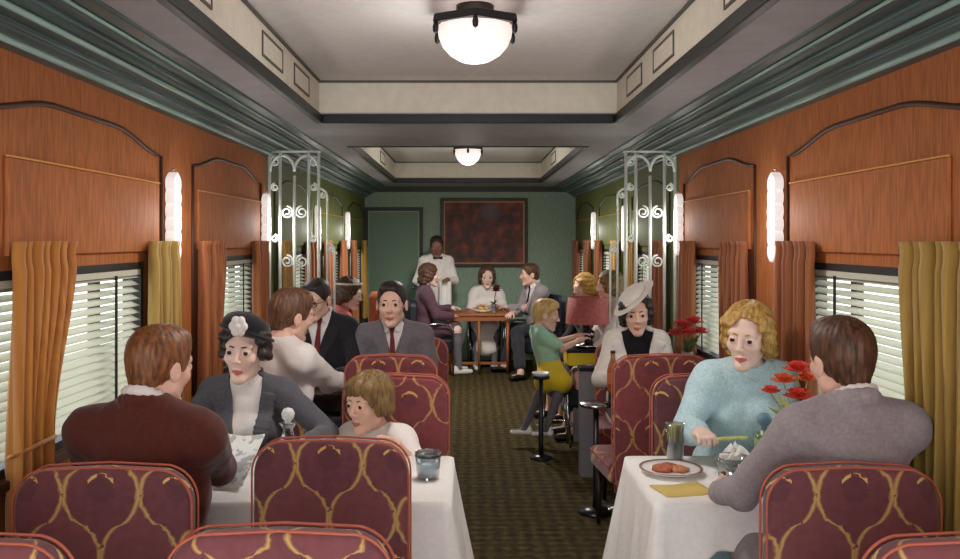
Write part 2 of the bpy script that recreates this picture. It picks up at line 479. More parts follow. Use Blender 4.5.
def vent(s, Y, label, w=.34):
    t = thing('ceiling_vent', label, 'vent', (s * WB, Y, 2.535), 0, 'rectangular vents in the ceiling recess')
    bm = bmesh.new(); hw, hh, b_ = w / 2, .058, .012
    xa, xb = sorted((0, -s * .006))
    box(bm, xa, -hw, -hh, xb, -hw + b_, hh); box(bm, xa, hw - b_, -hh, xb, hw, hh)
    box(bm, xa, -hw + b_, -hh, xb, hw - b_, -hh + b_); box(bm, xa, -hw + b_, hh - b_, xb, hw - b_, hh)
    finish('vent_frame', bm, GREYL, t)
    xa, xb = sorted((0, -s * .003)); bx('vent_plate', CREAM, t, xa, -hw + b_, -hh + b_, xb, hw - b_, hh - b_)
for s, side in ((-1, 'on the hat woman\'s side'), (1, 'on the blue-dressed woman\'s side')):
    for Y, lab in ((2.85, 'cream ceiling vent cut by the top of the picture ' + side), (4.02, 'cream ceiling vent beside the large dome lamp ' + side),
                   (4.72, 'cream ceiling vent nearest the front recess corner ' + side), (7.4, 'small cream ceiling vent just beyond the beam ' + side),
                   (9.2, 'small cream ceiling vent farthest along ' + side)):
        vent(s, Y, lab, .42 if Y < 5 else .5)

def screen(s, label):
    t = thing('ironwork_screen', label, 'screen', (s * WS[s], YG, 0), 0, 'white ironwork screens')
    zb, zt_ = .78, 2.265
    xs = [.03, .105, .205, .305, .375]          # distance from the wall
    def bar(x, z0, z1, r=.0115): tb('upright', WHITEI, t, [(-s * x, 0, z0), (-s * x, 0, z1)], r)
    for x, z1 in zip(xs, (zt_, zt_, 2.10, zt_, zt_)): bar(x, zb, z1)
    tb('rail', WHITEI, t, [(-s * .02, 0, zt_ + .004), (-s * .395, 0, zt_ + .004)], .008)
    tb('rail', WHITEI, t, [(-s * .02, 0, zb), (-s * .52, 0, zb)], .010)
    # two arches that spring from the middle bar
    for q, sg in ((.205, -1), (.205, 1)):
        pts = [(-s * (.205 + sg * (.085 - .085 * math.cos(math.radians(a)))), 0, 2.13 + .11 * math.sin(math.radians(a))) for a in range(0, 181, 15)]
        tb('arch', WHITEI, t, pts, .010)
    def scroll(cx, cz, r, sg, turn=1.6, up=1):
        pts = []
        for q in range(25):
            a = PI * .5 + sg * 2 * PI * turn * q / 24
            rr = r * (1 - .72 * q / 24)
            pts.append((-s * (cx + rr * math.cos(a)), 0, cz + up * rr * math.sin(a)))
        tb('scroll', WHITEI, t, pts, .0065, 6)
    for z in (1.845, 1.50):
        for sg in (-1, 1):
            scroll(.205 + sg * .052, z, .045, sg)
            tb('scroll_stem', WHITEI, t, [(-s * .205, 0, z - .10), (-s * (.205 + sg * .006), 0, z - .03), (-s * (.205 + sg * .022), 0, z + .03), (-s * (.205 + sg * .052), 0, z + .045)], .0065, 6)
    for x, sg in ((.068, 1), (.340, -1)):
        scroll(x, 2.20, .035, sg); scroll(x, 2.02, .028, sg); scroll(x, 1.66, .028, -sg)
    # two lower quarter-round steps towards the aisle
    for x0, x1, zz in ((.375, .435, 2.01), (.435, .485, 1.63)):
        pts = [(-s * x1, 0, zb)] + [(-s * x1, 0, zz - .06)] + [(-s * (x0 + (x1 - x0) * math.cos(math.radians(a))), 0, zz - .06 + .06 * math.sin(math.radians(a))) for a in range(15, 91, 15)]
        tb('step_bar', WHITEI, t, pts, .008)
        scroll((x0 + x1) / 2 + .0, zz - .05, .02, 1)
    return t
screen(-1, 'white wrought-iron screen with scrolls rising behind the white-shirted man')
screen(1, 'white wrought-iron screen with scrolls rising behind the white-hatted woman')
for s, lab in ((-1, 'low grey partition under the ironwork screen, behind the suited men'), (1, 'low grey partition under the ironwork screen beside the yellow-shorts boy')):
    t = thing('low_partition', lab, 'partition', (s * WS[s], YG, 0), 0, 'low partitions')
    a, b_ = sorted((-s * .0, -s * .70)); bx('panel', GREYP, t, a, -.05, 0, b_, .05, .74, bevel=.004)
    a, b_ = sorted((-s * .0, -s * .71)); bx('top_cap', IRON, t, a, -.06, .74, b_, .06, .765, bevel=.004)

def picture():
    xc, zc, w, h = at(484, YE), (zt(198, YE) + zt(267, YE)) / 2, .60, .475
    t = thing('framed_painting', 'large dark red and brown landscape painting in a thin dark frame on green end wall', 'painting', (xc, YE, zc))
    bm = bmesh.new(); f = .045
    box(bm, -w, -.04, -h, -w + f, 0, h); box(bm, w - f, -.04, -h, w, 0, h); box(bm, -w + f, -.04, -h, w - f, 0, -h + f); box(bm, -w + f, -.04, h - f, w - f, 0, h)
    finish('frame', bm, mat('dark_picture_frame', (52, 40, 32), .45), t, bevel=.008)
    bm = bmesh.new(); g = f; f2 = f + .018
    for c in ((-w + g, -h + g, -w + f2, h - g), (w - f2, -h + g, w - g, h - g), (-w + f2, -h + g, w - f2, -h + f2), (-w + f2, h - f2, w - f2, h - g)):
        box(bm, c[0], -.034, c[1], c[2], -.004, c[3])
    finish('gilt_slip', bm, mat('dull_gilt', (176, 128, 76), .45), t)
    m = bpy.data.materials.new('painted_canvas'); m.use_nodes = True
    nt = m.node_tree; b = nt.nodes['Principled BSDF']; x = NX(nt); b.inputs['Roughness'].default_value = .6
    tc = nt.nodes.new('ShaderNodeTexCoord'); n = nt.nodes.new('ShaderNodeTexNoise'); n.inputs['Scale'].default_value = 7; n.inputs['Detail'].default_value = 8
    nt.links.new(tc.outputs['Object'], n.inputs['Vector'])
    rp = nt.nodes.new('ShaderNodeValToRGB'); e = rp.color_ramp.elements
    e[0].position = .36; e[0].color = lin((58, 34, 28)); e[1].position = .68; e[1].color = lin((142, 66, 44))
    q = e.new(.52); q.color = lin((96, 46, 34))
    nt.links.new(n.outputs['Fac'], rp.inputs[0])
    sp = nt.nodes.new('ShaderNodeSeparateXYZ'); nt.links.new(tc.outputs['Object'], sp.inputs[0])
    dx = x.m('MULTIPLY', x.m('SUBTRACT', sp.outputs[0], .08), 5.0); dz = x.m('MULTIPLY', x.m('SUBTRACT', sp.outputs[2], .28), 6.0)
    sky = x.m('SUBTRACT', 1.15, x.m('ADD', x.m('ADD', x.m('MULTIPLY', dx, dx), x.m('MULTIPLY', dz, dz)), x.m('MULTIPLY', n.outputs['Fac'], .8)))
    sky = x.m('MULTIPLY', x.m('MAXIMUM', x.m('MINIMUM', sky, 1.0), 0.0), .8)
    nt.links.new(x.mix(sky, rp.outputs[0], lin((98, 104, 112))), b.inputs['Base Color'])
    bx('canvas', m, t, -w + f2, -.014, -h + f2, w - f2, -.004, h - f2)
picture()

# ------------------------------------------------------------------ curtains
def cm(name, a, b_): return mat(name, a, .85, rgb2=b_, noise=.2, nscale=5, stretch=(1, 14, .25), sheen=.3)
OCH = cm('ochre_curtain', (168, 104, 42), (194, 130, 58)); OLV = cm('olive_yellow_curtain', (154, 122, 56), (184, 150, 80))
RST = cm('rust_curtain', (146, 82, 46), (176, 108, 64)); BRN = cm('brown_rust_curtain', (124, 70, 40), (160, 94, 52)); TAN = cm('tan_curtain', (170, 128, 56), (190, 146, 70))
def curtain(s, y0, y1, m, label, seed, tie=0.0, z1=1.645, z0=.62, folds=7, keep='near'):
    rnd = random.Random(seed)
    t = thing('window_curtain', label, 'curtain', (s * WS[s], (y0 + y1) / 2, z0), 0, 'window curtains')
    nu, nv = folds * 9, 34; L = y1 - y0
    ph = [rnd.uniform(-.6, .6) for _ in range(folds + 2)]
    bm = bmesh.new(); g = []
    for j in range(nv + 1):
        v = j / nv; z = z0 + (z1 - z0) * v
        row = []
        low = max(0.0, 1 - abs(z - 1.0) / .62) if z > 1.0 else 1.0 - .35 * (1.0 - z) / .4
        low = low * low * (3 - 2 * low)
        width = L * (1 - tie * low)
        head = math.exp(-((z - (z1 - .045)) / .012) ** 2)        # gathered line below the ruffle
        for i in range(nu + 1):
            u = i / nu
            yy = (y0 + u * width) if keep == 'near' else (y1 - (1 - u) * width)
            q = u * folds; a = q * 2 * PI + ph[int(q)] * (1 - abs(2 * (q % 1) - 1))
            amp = (.026 + .012 * (1 - v)) * (1 - .55 * head)
            xx = .052 + amp * math.sin(a) + .006 * math.sin(a * .5 + 3 * v + seed) - .012 * head
            row.append(bm.verts.new((-s * xx, yy - (y0 + y1) / 2 + .006 * math.sin(a * 2 + v * 4), z - z0)))
        g.append(row)
    for j in range(nv):
        for i in range(nu): bm.faces.new((g[j][i], g[j][i + 1], g[j + 1][i + 1], g[j + 1][i]))
    o = finish('curtain_cloth', bm, m, t, smooth=True)
    md = o.modifiers.new('s', 'SOLIDIFY'); md.thickness = .004
    if tie > .3:
        w = L * (1 - tie); yc = (-L / 2 + w / 2) if keep == 'near' else (L / 2 - w / 2)
        pts = [(-s * (.052 + .045 * math.cos(q * PI / 8)), yc + (w / 2 + .0) * math.sin(q * PI / 8), 1.0 - z0 + (.02 * math.cos(q * PI / 8))) for q in range(16)]
        tb('tieback', m, t, pts, .007, 8, True)
A = 'left-hand'
curtain(-1, 2.56, 2.95, OCH, 'ochre tied curtain beside the blinds behind the maroon-jacketed man, cut by picture edge', 3, .42)
curtain(-1, 3.66, 4.03, OLV, 'olive yellow curtain hanging above and behind the maroon-jacketed man\'s red hair', 4, .0, folds=6)
curtain(-1, 4.36, 4.80, RST, 'rust curtain beside the black hat\'s flower, next to the second window', 5, .25, folds=6)
curtain(-1, 5.48, 5.80, RST, 'narrow rust curtain between second window and the ironwork screen, behind white-shirted man', 6, 0, folds=4)
curtain(1, 2.42, 2.80, OLV, 'wide olive yellow curtain cut by picture edge beside the grey-jacketed man', 7, .12, folds=6)
curtain(1, 3.52, 3.92, BRN, 'rust brown curtain between the blue-dressed woman and the grey-jacketed man', 8, .0, folds=6)
curtain(1, 4.36, 4.82, BRN, 'brown curtain directly behind the blue-dressed woman\'s blond hair', 9, .12, folds=6)
curtain(1, 5.36, 5.74, RST, 'rust orange curtain beside the screen above the red flowers', 10, 0, folds=4)
for s, m, who in ((-1, RST, 'on the pink-dressed woman\'s wall'), (1, BRN, 'on the red lamp\'s wall')):
    for n_, (a, b_) in enumerate(((6.25, 6.6), (7.28, 7.62), (8.14, 8.5), (9.2, 9.54), (10.04, 10.4), (11.1, 11.44))):
        if s == 1: mm = (RST, TAN, TAN, BRN, BRN, BRN)[n_]
        else: mm = (TAN, RST, RST, RST, RST, TAN)[n_]
        curtain(s, a, b_, mm, '%s curtain, %s beyond the screen, %s' % ({RST: 'rust', TAN: 'tan', BRN: 'brown'}[mm], ('first', 'second', 'third', 'fourth', 'fifth', 'sixth')[n_], who), 20 + n_ + s, 0, folds=4)

# ------------------------------------------------------------------ dining chairs
def chair_outline(w, z0, z1, r=.10):
    h = w / 2
    p = [(-h + .015, z0), (h - .015, z0)]
    p += [(h, z0 + .25)]
    p += arc(h - r, z1 - r - .006, r, 0, 78, 8)
    p += [(0.0, z1)]
    p += [(-x, z) for x, z in arc(h - r, z1 - r - .006, r, 0, 78, 8)[::-1]]
    p += [(-h, z0 + .25)]
    return p
def make_chair(label, loc, yaw, m=None, w=.49, ztop=1.02):
    m = m or UPH
    t = thing('dining_chair', label, 'chair', loc, yaw, 'upholstered dining chairs')
    o_ = chair_outline(w, .30, ztop)
    bm = bmesh.new(); prism(bm, o_, 'y', -.032, .036)
    finish('backrest', bm, m, t, bevel=.022, seg=3)
    bm = bmesh.new()
    for y in (-.032, .036):
        q = chair_outline(w + .006, .30, ztop + .003)
        tube(bm, [(x, y * .80, z) for x, z in q], .0034, 6, True)
    finish('piping', bm, PIPING, t, smooth=True)
    bm = bmesh.new(); box(bm, -w / 2 - .015, .03, .335, w / 2 + .015, .47, .455)
    finish('seat', bm, m, t, bevel=.035, seg=4)
    tb('seat_piping', PIPING, t, [(-w / 2 - .012, .06, .43), (-w / 2 - .012, .46, .43), (w / 2 + .012, .46, .43), (w / 2 + .012, .06, .43)], .006, 6)
    for x, y in ((-w / 2 + .03, .0), (w / 2 - .03, .0), (-w / 2 + .03, .43), (w / 2 - .03, .43)):
        bm = bmesh.new(); tube(bm, [(x, y, .345), (x, y, 0)], .022, 8, r2=.014); finish('leg', bm, WOODD, t, smooth=True)
    return t
make_chair('plum patterned dining chair under the maroon-jacketed man, seen from behind', (-1.01, 2.37, 0), 0)
make_chair('empty plum patterned dining chair before the child, back turned to the viewer', (-.432, 2.69, 0), 3)
make_chair('red patterned dining chair the white-bloused child sits on', (-.335, 3.98, 0), 180, UPH2)
make_chair('plum dining chair the black-hatted woman sits on', (-1.0, 4.08, 0), 180, ztop=.86, w=.44)
make_chair('red patterned dining chair seen from behind, in front of the red-tied man in grey suit', (-.415, 4.58, 0), 0, UPH2, ztop=1.03)
make_chair('dining chair turned sideways under the white-shirted man', (-1.19, 4.50, 0), 50, UPH2, ztop=.93)
make_chair('dining chair under the man in dark suit and glasses', (-.98, 5.82, 0), 180, UPH2, ztop=.95)
make_chair('dining chair the red-tied man in grey suit sits on', (-.385, 5.84, 0), 180, UPH2, ztop=.98)
make_chair('plum dining chair cut by the bottom edge, below the empty chair', (-.408, 1.86, 0), 180)
make_chair('plum dining chair in the bottom corner below the maroon-jacketed man\'s chair', (-1.085, 1.80, 0), 180)
make_chair('plum dining chair in the bottom corner below the grey-jacketed man\'s chair', (1.085, 1.80, 0), 180)
make_chair('plum patterned dining chair under the grey-jacketed man, seen from behind', (1.065, 2.37, 0), 0, w=.475)
make_chair('plum dining chair the blue-dressed woman sits on', (1.105, 3.98, 0), 180)
make_chair('red patterned dining chair turned away in front of the white-hatted woman', (1.035, 4.55, 0), -6, UPH2, w=.52, ztop=1.035)
make_chair('dining chair under the white-hatted woman', (1.12, 5.82, 0), 185, UPH2, ztop=.95)

# ------------------------------------------------------------------ tables
def table(label, x0, x1, y0, y1, z=.735, top=.03, m=WOODD):
    t = thing('dining_table', label, 'table', ((x0 + x1) / 2, (y0 + y1) / 2, 0))
    hx, hy = (x1 - x0) / 2, (y1 - y0) / 2
    bx('tabletop', m, t, -hx + .02, -hy + .02, z - top, hx - .02, hy - .02, z, bevel=.006)
    bx('apron', m, t, -hx + .04, -hy + .03, z - top - .07, hx - .04, hy - .03, z - top)
    for sx in (-1, 1):
        lt('leg', CHROME, t, [(0, 0), (.13, 0), (.13, .012), (.03, .03), (.022, .08), (.022, z - top - .07), (0, z - top - .07)], (sx * hx * .62, 0, 0), 16)
    return t
def cloth(label, x0, x1, y0, y1, aisle, seed, z=.737):
    rnd = random.Random(seed); r = .035
    cx, cy = (x0 + x1) / 2, (y0 + y1) / 2; hx, hy = (x1 - x0) / 2 + .004, (y1 - y0) / 2 + .004
    per = []          # (x,y,nx,ny)
    def seg(ax, ay, bx_, by, nx, ny, n):
        for i in range(n): q = i / n; per.append((ax + (bx_ - ax) * q, ay + (by - ay) * q, nx, ny))
    def crn(cx_, cy_, a0):
        for i in range(8): a = math.radians(a0 + 90 * i / 8); per.append((cx_ + r * math.cos(a), cy_ + r * math.sin(a), math.cos(a), math.sin(a)))
    seg(hx, -hy + r, hx, hy - r, 1, 0, 26); crn(hx - r, hy - r, 0)
    seg(hx - r, hy, -hx + r, hy, 0, 1, 44); crn(-hx + r, hy - r, 90)
    seg(-hx, hy - r, -hx, -hy + r, -1, 0, 26); crn(-hx + r, -hy + r, 180)
    seg(-hx + r, -hy, hx - r, -hy, 0, -1, 44); crn(hx - r, -hy + r, 270)
    bm = bmesh.new(); rings = []; nl = 14; n = len(per)
    for l in range(nl + 1):
        q = l / nl; row = []
        for i, (x, y, nx, ny) in enumerate(per):
            ax = aisle * x / hx                                    # 1 at the aisle edge
            side = max(0, (ax - .80) / .20)
            crnr = 2 * min(abs(nx), abs(ny))
            drop = .16 + (.34 * side if ax > .8 else 0) + .03 * crnr
            if ny != 0 and abs(nx) < .3 and ax > .45: drop += .10 * min(1, (ax - .45) / .3)
            if ax < -.9 and abs(nx) > .5: drop = .05
            fl = (.018 + .055 * crnr + .035 * side) * q
            rip = .013 * q * math.sin(i * .9 + 1.7 * math.sin(i * .21 + seed)) * (.4 + side)
            e = min(1.0, q * 6); ez = q
            row.append(bm.verts.new((x + nx * (fl + rip), y + ny * (fl + rip), -drop * ez - (0.004 if l else 0))))
        rings.append(row)
    bm.faces.new(rings[0])
    for A_, B_ in zip(rings, rings[1:]):
        for i in range(n): bm.faces.new((A_[i], B_[i], B_[(i + 1) % n], A_[(i + 1) % n]))
    o = finish('tablecloth', bm, CLOTH, None, smooth=True)
    o.location = (cx, cy, z)
    md = o.modifiers.new('s', 'SOLIDIFY'); md.thickness = .003; md.offset = 1
    tag(o, label, 'tablecloth', 'white tablecloths')
table('dining table under white cloth between the maroon-jacketed man and the child', -1.39, -.065, 2.96, 3.58)
cloth('white tablecloth falling into the aisle beside the child, with a tumbler on it', -1.37, -.065, 2.96, 3.58, 1, 1)
table('dining table under white cloth between the blue-dressed woman and the grey-jacketed man', .66, 1.39, 2.96, 3.58)
cloth('white tablecloth under the plate of food, falling to the aisle', .66, 1.39, 2.96, 3.58, -1, 2)
table('dark bare table where the white-shirted man rests his elbow', -1.39, -.12, 4.98, 5.40, .74)
table('dark table holding the beer bottle before the white-hatted woman', .84, 1.40, 5.02, 5.36, .74)

# ------------------------------------------------------------------ things on the tables
ZT1 = .7405
def tumbler():
    t = thing('tumbler', 'clear glass tumbler with dark reflections on the cloth near the child', 'glass', (at(428, 3.25), 3.25, ZT1))
    lt('glass_body', GLASS, t, [(0, 0), (.042, 0), (.050, .10), (.0465, .10), (.039, .008), (0, .008)])
    lt('water', mat('still_water_glass', (206, 214, 216), .05), t, [(0, .009), (.0395, .009), (.044, .055), (0, .055)])
    lt('silver_band', mat('dark_band', (70, 78, 84), .3, metal=.6), t, [(.0495, .084), (.0508, .084), (.0512, .094), (.0500, .094)])
tumbler()
def decanter():
    t = thing('decanter', 'clear glass decanter with round stopper before the black-hatted woman', 'bottle', (at(288, 3.35), 3.35, ZT1))
    lt('bottle_body', GLASS, t, [(0, 0), (.048, 0), (.052, .012), (.046, .10), (.024, .145), (.019, .165), (.034, .185), (.034, .19), (.014, .19), (.014, .165), (.02, .14), (.041, .1), (.046, .01), (0, .008)])
    lt('stopper', mat('frosted_glass', (220, 222, 220), .15), t, [(0, .17), (.012, .17), (.012, .196), (.024, .21), (.027, .228), (.018, .244), (0, .25)], seg=16)
    lt('liquid', mat('pale_vinegar', (196, 196, 190), .1), t, [(0, .009), (.045, .012), (.040, .08), (0, .08)])
decanter()
def menu(label, x, y, z, yaw, w, h, m, tilt=0.0, name='menu_card', fold=.016):
    t = thing(name, label, 'menu', (x, y, z), yaw)
    bm = bmesh.new()
    n = 10; v = []
    for i in range(n + 1):
        u = -w + 2 * w * i / n; zz = .004 + fold * abs(u) / w
        v.append(((u, -h, zz), (u, h, zz)))
    vv = [[bm.verts.new(a), bm.verts.new(b_)] for a, b_ in v]
    for i in range(n): bm.faces.new((vv[i][0], vv[i + 1][0], vv[i + 1][1], vv[i][1]))
    o = finish('folded_sheet', bm, m, t, smooth=True); md = o.modifiers.new('s', 'SOLIDIFY'); md.thickness = .004
    t.rotation_euler[0] = tilt
    return t
def scribble(name, paper, ink):
    m = bpy.data.materials.new(name); m.use_nodes = True; nt = m.node_tree; b = nt.nodes['Principled BSDF']; x = NX(nt)
    tc = nt.nodes.new('ShaderNodeTexCoord'); n = nt.nodes.new('ShaderNodeTexNoise'); n.inputs['Scale'].default_value = 26; n.inputs['Detail'].default_value = 5
    nt.links.new(tc.outputs['Object'], n.inputs['Vector'])
    f = x.m('MULTIPLY', x.m('GREATER_THAN', n.outputs['Fac'], .56), .75)
    nt.links.new(x.mix(f, lin(paper), lin(ink)), b.inputs['Base Color']); b.inputs['Roughness'].default_value = .8
    return m
menu('grey and white printed paper lying before the black-hatted woman', at(232, 3.2), 3.2, ZT1 + .075, 8, .09, .13, scribble('printed_paper', (222, 220, 216), (150, 150, 150)), .55, 'printed_paper')
def plate():
    t = thing('dinner_plate', 'white dinner plate with brown food at the cloth edge facing the aisle', 'plate', (at(672, 3.3), 3.32, ZT1))
    lt('plate_body', mat('white_china', (228, 222, 216), .25), t, [(0, 0), (.07, 0), (.075, .006), (.115, .016), (.122, .02), (.118, .022), (.07, .011), (0, .009)], seg=36)
    lt('plate_rim_band', mat('brown_band', (132, 92, 80), .4), t, [(.112, .0195), (.1225, .0215), (.122, .0235), (.111, .0215)], seg=36)
    rnd = random.Random(3)
    for q, (x, y, r, c) in enumerate(((-.03, .0, .045, (168, 92, 62)), (.03, -.01, .04, (186, 118, 84)), (.0, .035, .036, (150, 84, 60)))):
        bm = bmesh.new(); bmesh.ops.create_icosphere(bm, subdivisions=3, radius=r)
        for v in bm.verts:
            v.co.z *= .38; v.co *= 1 + .14 * math.sin(v.co.x * 160 + q) * math.sin(v.co.y * 140)
            v.co += Vector((x, y, .016))
        o = finish('food', bm, mat('food_%d' % q, c, .6, .25, 60), t, smooth=True)
        o['label'] = ('browned meat', 'pale brown vegetable', 'dark gravy portion')[q]
plate()
menu('yellow folded menu card lying in front of the dinner plate', at(683, 3.08), 3.09, ZT1 - .004, -14, .095, .072, mat('yellow_card', (206, 180, 104), .8), 0, fold=.006)
def glass_drink():
    t = thing('drinking_glass', 'tall glass half full of yellow drink beside the blue-dressed woman\'s hand', 'glass', (at(675, 3.5), 3.5, ZT1))
    lt('glass_body', GLASS, t, [(0, 0), (.033, 0), (.041, .155), (.038, .155), (.031, .008), (0, .008)])
    lt('drink', mat('yellow_drink', (206, 190, 112), .2), t, [(.0345, .085), (.0375, .146), (0, .146), (0, .085)], seg=20)
    lt('ice_water', mat('grey_drink', (150, 150, 152), .2), t, [(0, .009), (.0305, .009), (.034, .085), (0, .085)], seg=20)
glass_drink()
def bowl(label, x, y, r, h, m, name='cut_glass_bowl', cat='bowl', lid=True):
    t = thing(name, label, cat, (x, y, ZT1))
    lt('bowl_body', m, t, [(0, 0), (r * .5, 0), (r * .45, h * .1), (r * .95, h * .55), (r, h), (r * .93, h), (r * .86, h * .55), (r * .3, h * .18), (0, h * .16)], seg=16)
    if lid:
        bm = bmesh.new()
        rnd = random.Random(9)
        for q in range(9):
            a = rnd.uniform(0, 6.28); d_ = r * rnd.uniform(.1, .55); s_ = .016
            M = Matrix.Translation((d_ * math.cos(a), d_ * math.sin(a), h * .75 + rnd.uniform(0, .02))) @ Matrix.Rotation(a, 4, 'Z') @ Matrix.Rotation(a * 2, 4, 'X')
            bmesh.ops.create_cube(bm, size=s_ * 2, matrix=M)
        o = finish('sugar_cubes', bm, mat('white_sugar', (232, 228, 222), .8), t, bevel=.002); o['kind'] = 'stuff'
bowl('cut-glass bowl of white lumps before the blue-dressed woman', at(734, 3.27), 3.28, .065, .075, GLASS)
bowl('small silver salt cellar nearest the grey-jacketed man\'s hand', at(727, 3.12), 3.13, .03, .05, CHROME, 'salt_cellar', 'salt cellar', False)
bowl('small clear glass dish beside the cut-glass bowl on the wall side', at(745, 3.15), 3.14, .034, .05, GLASS, 'glass_dish', 'dish', False)
def napkin():
    bm = bmesh.new(); n = 22; g = []
    for j in range(n + 1):
        row = []
        for i in range(n + 1):
            u, v = i / n * 2 - 1, j / n * 2 - 1
            rr = math.hypot(u, v)
            z = .075 * max(0, 1 - rr * .85) * (1 + .35 * math.sin(5 * math.atan2(v, u) + 3 * rr)) + .003
            row.append(bm.verts.new((u * .085 * (1 - .2 * abs(v)), v * .06, z)))
        g.append(row)
    for j in range(n):
        for i in range(n): bm.faces.new((g[j][i], g[j][i + 1], g[j + 1][i + 1], g[j + 1][i]))
    o = finish('napkin', bm, CLOTH, None, smooth=True); md = o.modifiers.new('s', 'SOLIDIFY'); md.thickness = .002
    o.location = (at(736, 3.44), 3.45, ZT1)
    tag(o, 'crumpled white napkin on the table below the blue-dressed woman\'s hands', 'napkin')
napkin()
def cruet():
    t = thing('cruet_bottle', 'pale green glass cruet with ball stopper before the blue-dressed woman', 'bottle', (at(766, 3.22), 3.24, ZT1))
    lt('bottle_body', mat('olive_green_dressing', (142, 160, 112), .2), t, [(0, 0), (.034, 0), (.040, .015), (.036, .12), (.038, .155), (.03, .16), (.016, .165), (.015, .185), (.0, .185)], seg=18)
    lt('collar', GREENG, t, [(.036, .155), (.043, .165), (.041, .175), (.03, .17)], seg=18)
    lt('stopper', mat('blue_glass', (112, 150, 166), .15), t, [(.010, .18), (.010, .2), (.026, .215), (.028, .232), (.017, .248), (0, .252)], seg=16)
cruet()
def flowers(name, label, loc, hgt, spread, blooms, vasem, seed, leafm):
    rnd = random.Random(seed)
    t = thing(name, label, 'flowers', loc)
    lt('vase', vasem, t, [(0, 0), (.034, 0), (.03, .012), (.018, .03), (.024, .08), (.034, hgt * .55), (.03, hgt * .55), (.02, .08), (.0, .04)], seg=18)
    for q, (x, y, z, r, m) in enumerate(blooms):
        tb('stem', leafm, t, [(0, 0, hgt * .3), (x * .35, y * .35, hgt * .3 + (z - hgt * .3) * .55), (x, y, z)], .0028, 5)
        bm = bmesh.new()
        for ring, (np_, rr, tilt) in enumerate(((9, r * 1.2, .0), (9, r * 1.1, .45), (8, r * .9, .85), (6, r * .65, 1.15), (4, r * .45, 1.4))):
            for p in range(np_):
                a = 2 * PI * p / np_ + ring * .5
                M = Matrix.Translation((x, y, z)) @ Matrix.Rotation(a, 4, 'Z') @ Matrix.Rotation(-tilt, 4, 'Y')
                pts = [(.0, 0, 0), (rr * .45, -rr * .34, .004), (rr * .9, -rr * .22, .010), (rr, 0, .012), (rr * .9, rr * .22, .010), (rr * .45, rr * .34, .004)]
                lo = [bm.verts.new(M @ Vector(p_)) for p_ in pts]; hi = [bm.verts.new(M @ (Vector(p_) + Vector((0, 0, .003)))) for p_ in pts]
                bm.faces.new(lo[::-1]); bm.faces.new(hi)
                for e in range(6): bm.faces.new((lo[e], lo[(e + 1) % 6], hi[(e + 1) % 6], hi[e]))
        o = finish('blossom', bm, m, t, smooth=False)
    for q in range(9):
        a = rnd.uniform(0, 6.28); l = spread * rnd.uniform(.6, 1.0)
        bm = bmesh.new(); base = Vector((0, 0, hgt * .5)); tip = Vector((l * math.cos(a), l * math.sin(a), hgt * rnd.uniform(.55, .85)))
        sd = (tip - base).cross(Vector((0, 0, 1))).normalized() * .016; mid = (tip + base) / 2 + Vector((0, 0, .02))
        vs = [bm.verts.new(p) for p in (base, mid - sd, tip, mid + sd)]; f = bm.faces.new(vs)
        o = finish('leaf', bm, leafm, t); md = o.modifiers.new('s', 'SOLIDIFY'); md.thickness = .0015
RED = mat('red_petal', (206, 62, 42), .7); ORG = mat('orange_petal', (214, 92, 50), .7); LEAF = mat('yellow_green_leaf', (168, 172, 86), .7); CRIM = mat('crimson_petal', (168, 40, 36), .7); LEAFD = mat('dark_green_leaf', (74, 84, 44), .7)
flowers('flower_vase', 'silver vase of red and orange flowers between the blue-dressed woman and grey-jacketed man', (at(800, 3.14), 3.16, ZT1), .40, .15,
        [(.0, .0, .42, .046, RED), (-.045, .02, .375, .040, ORG), (-.01, -.03, .325, .046, RED), (-.10, .0, .34, .030, RED), (.045, .03, .38, .04, ORG)],
        mat('silver_vase', (150, 152, 164), .25, metal=.7), 5, LEAF)
flowers('flower_vase', 'vase of dark red flowers beside the white-hatted woman\'s sleeve, near the window', (at(688, 5.15), 5.17, .7405), .42, .13,
        [(-.03, 0, .38, .055, CRIM), (.04, .01, .40, .055, CRIM), (.0, -.03, .34, .05, CRIM), (-.07, .01, .33, .045, CRIM), (.08, .0, .34, .045, CRIM)],
        mat('grey_vase', (110, 106, 108), .4), 6, LEAFD)
t = thing('beer_bottle', 'brown glass beer bottle beside the white-hatted woman\'s sleeve', 'bottle', (.868, 5.09, .7405))
lt('bottle_glass', mat('brown_glass', (146, 78, 42), .15, spec=.6), t, [(0, 0), (.032, 0), (.034, .01), (.034, .13), (.026, .165), (.014, .20), (.013, .235), (0, .235)], seg=18)
lt('bottle_label', mat('rust_label', (176, 98, 64), .7), t, [(.0345, .05), (.0350, .052), (.0350, .115), (.0345, .117)], seg=18)
lt('bottle_cap', IRON, t, [(.013, .232), (.016, .234), (.015, .247), (0, .248)], seg=14)

def stand(name, label, x, y, r, z, topm, polem, wide=.11):
    t = thing(name, label, 'side table' if 'table' in name else 'ashtray', (x, y, 0))
    lt('tabletop', topm, t, [(0, z - .022), (r * .96, z - .022), (r, z - .016), (r, z - .004), (r * .97, z), (0, z)], seg=32)
    lt('pole', polem, t, [(.0, .03), (.022, .03), (.018, .1), (.018, z - .022), (0, z - .022)], seg=16)
    lt('base', polem, t, [(0, 0), (wide, 0), (wide, .012), (.04, .03), (0, .035)], seg=24)
    return t
stand('pedestal_table', 'small round chrome-edged pedestal table before the white-hatted woman\'s elbow', .775, 5.15, .10, .665, CHROME, IRON)
t = stand('smoking_stand', 'slim black ashtray stand with white dish beside the yellow-shorts boy', at(541, 6.42), 6.42, .066, .625, IRON, IRON, .085)
lt('ash_dish', mat('white_dish', (214, 210, 206), .4), t, [(0, .625), (.055, .625), (.07, .65), (.06, .65), (.045, .635), (0, .635)], seg=20)
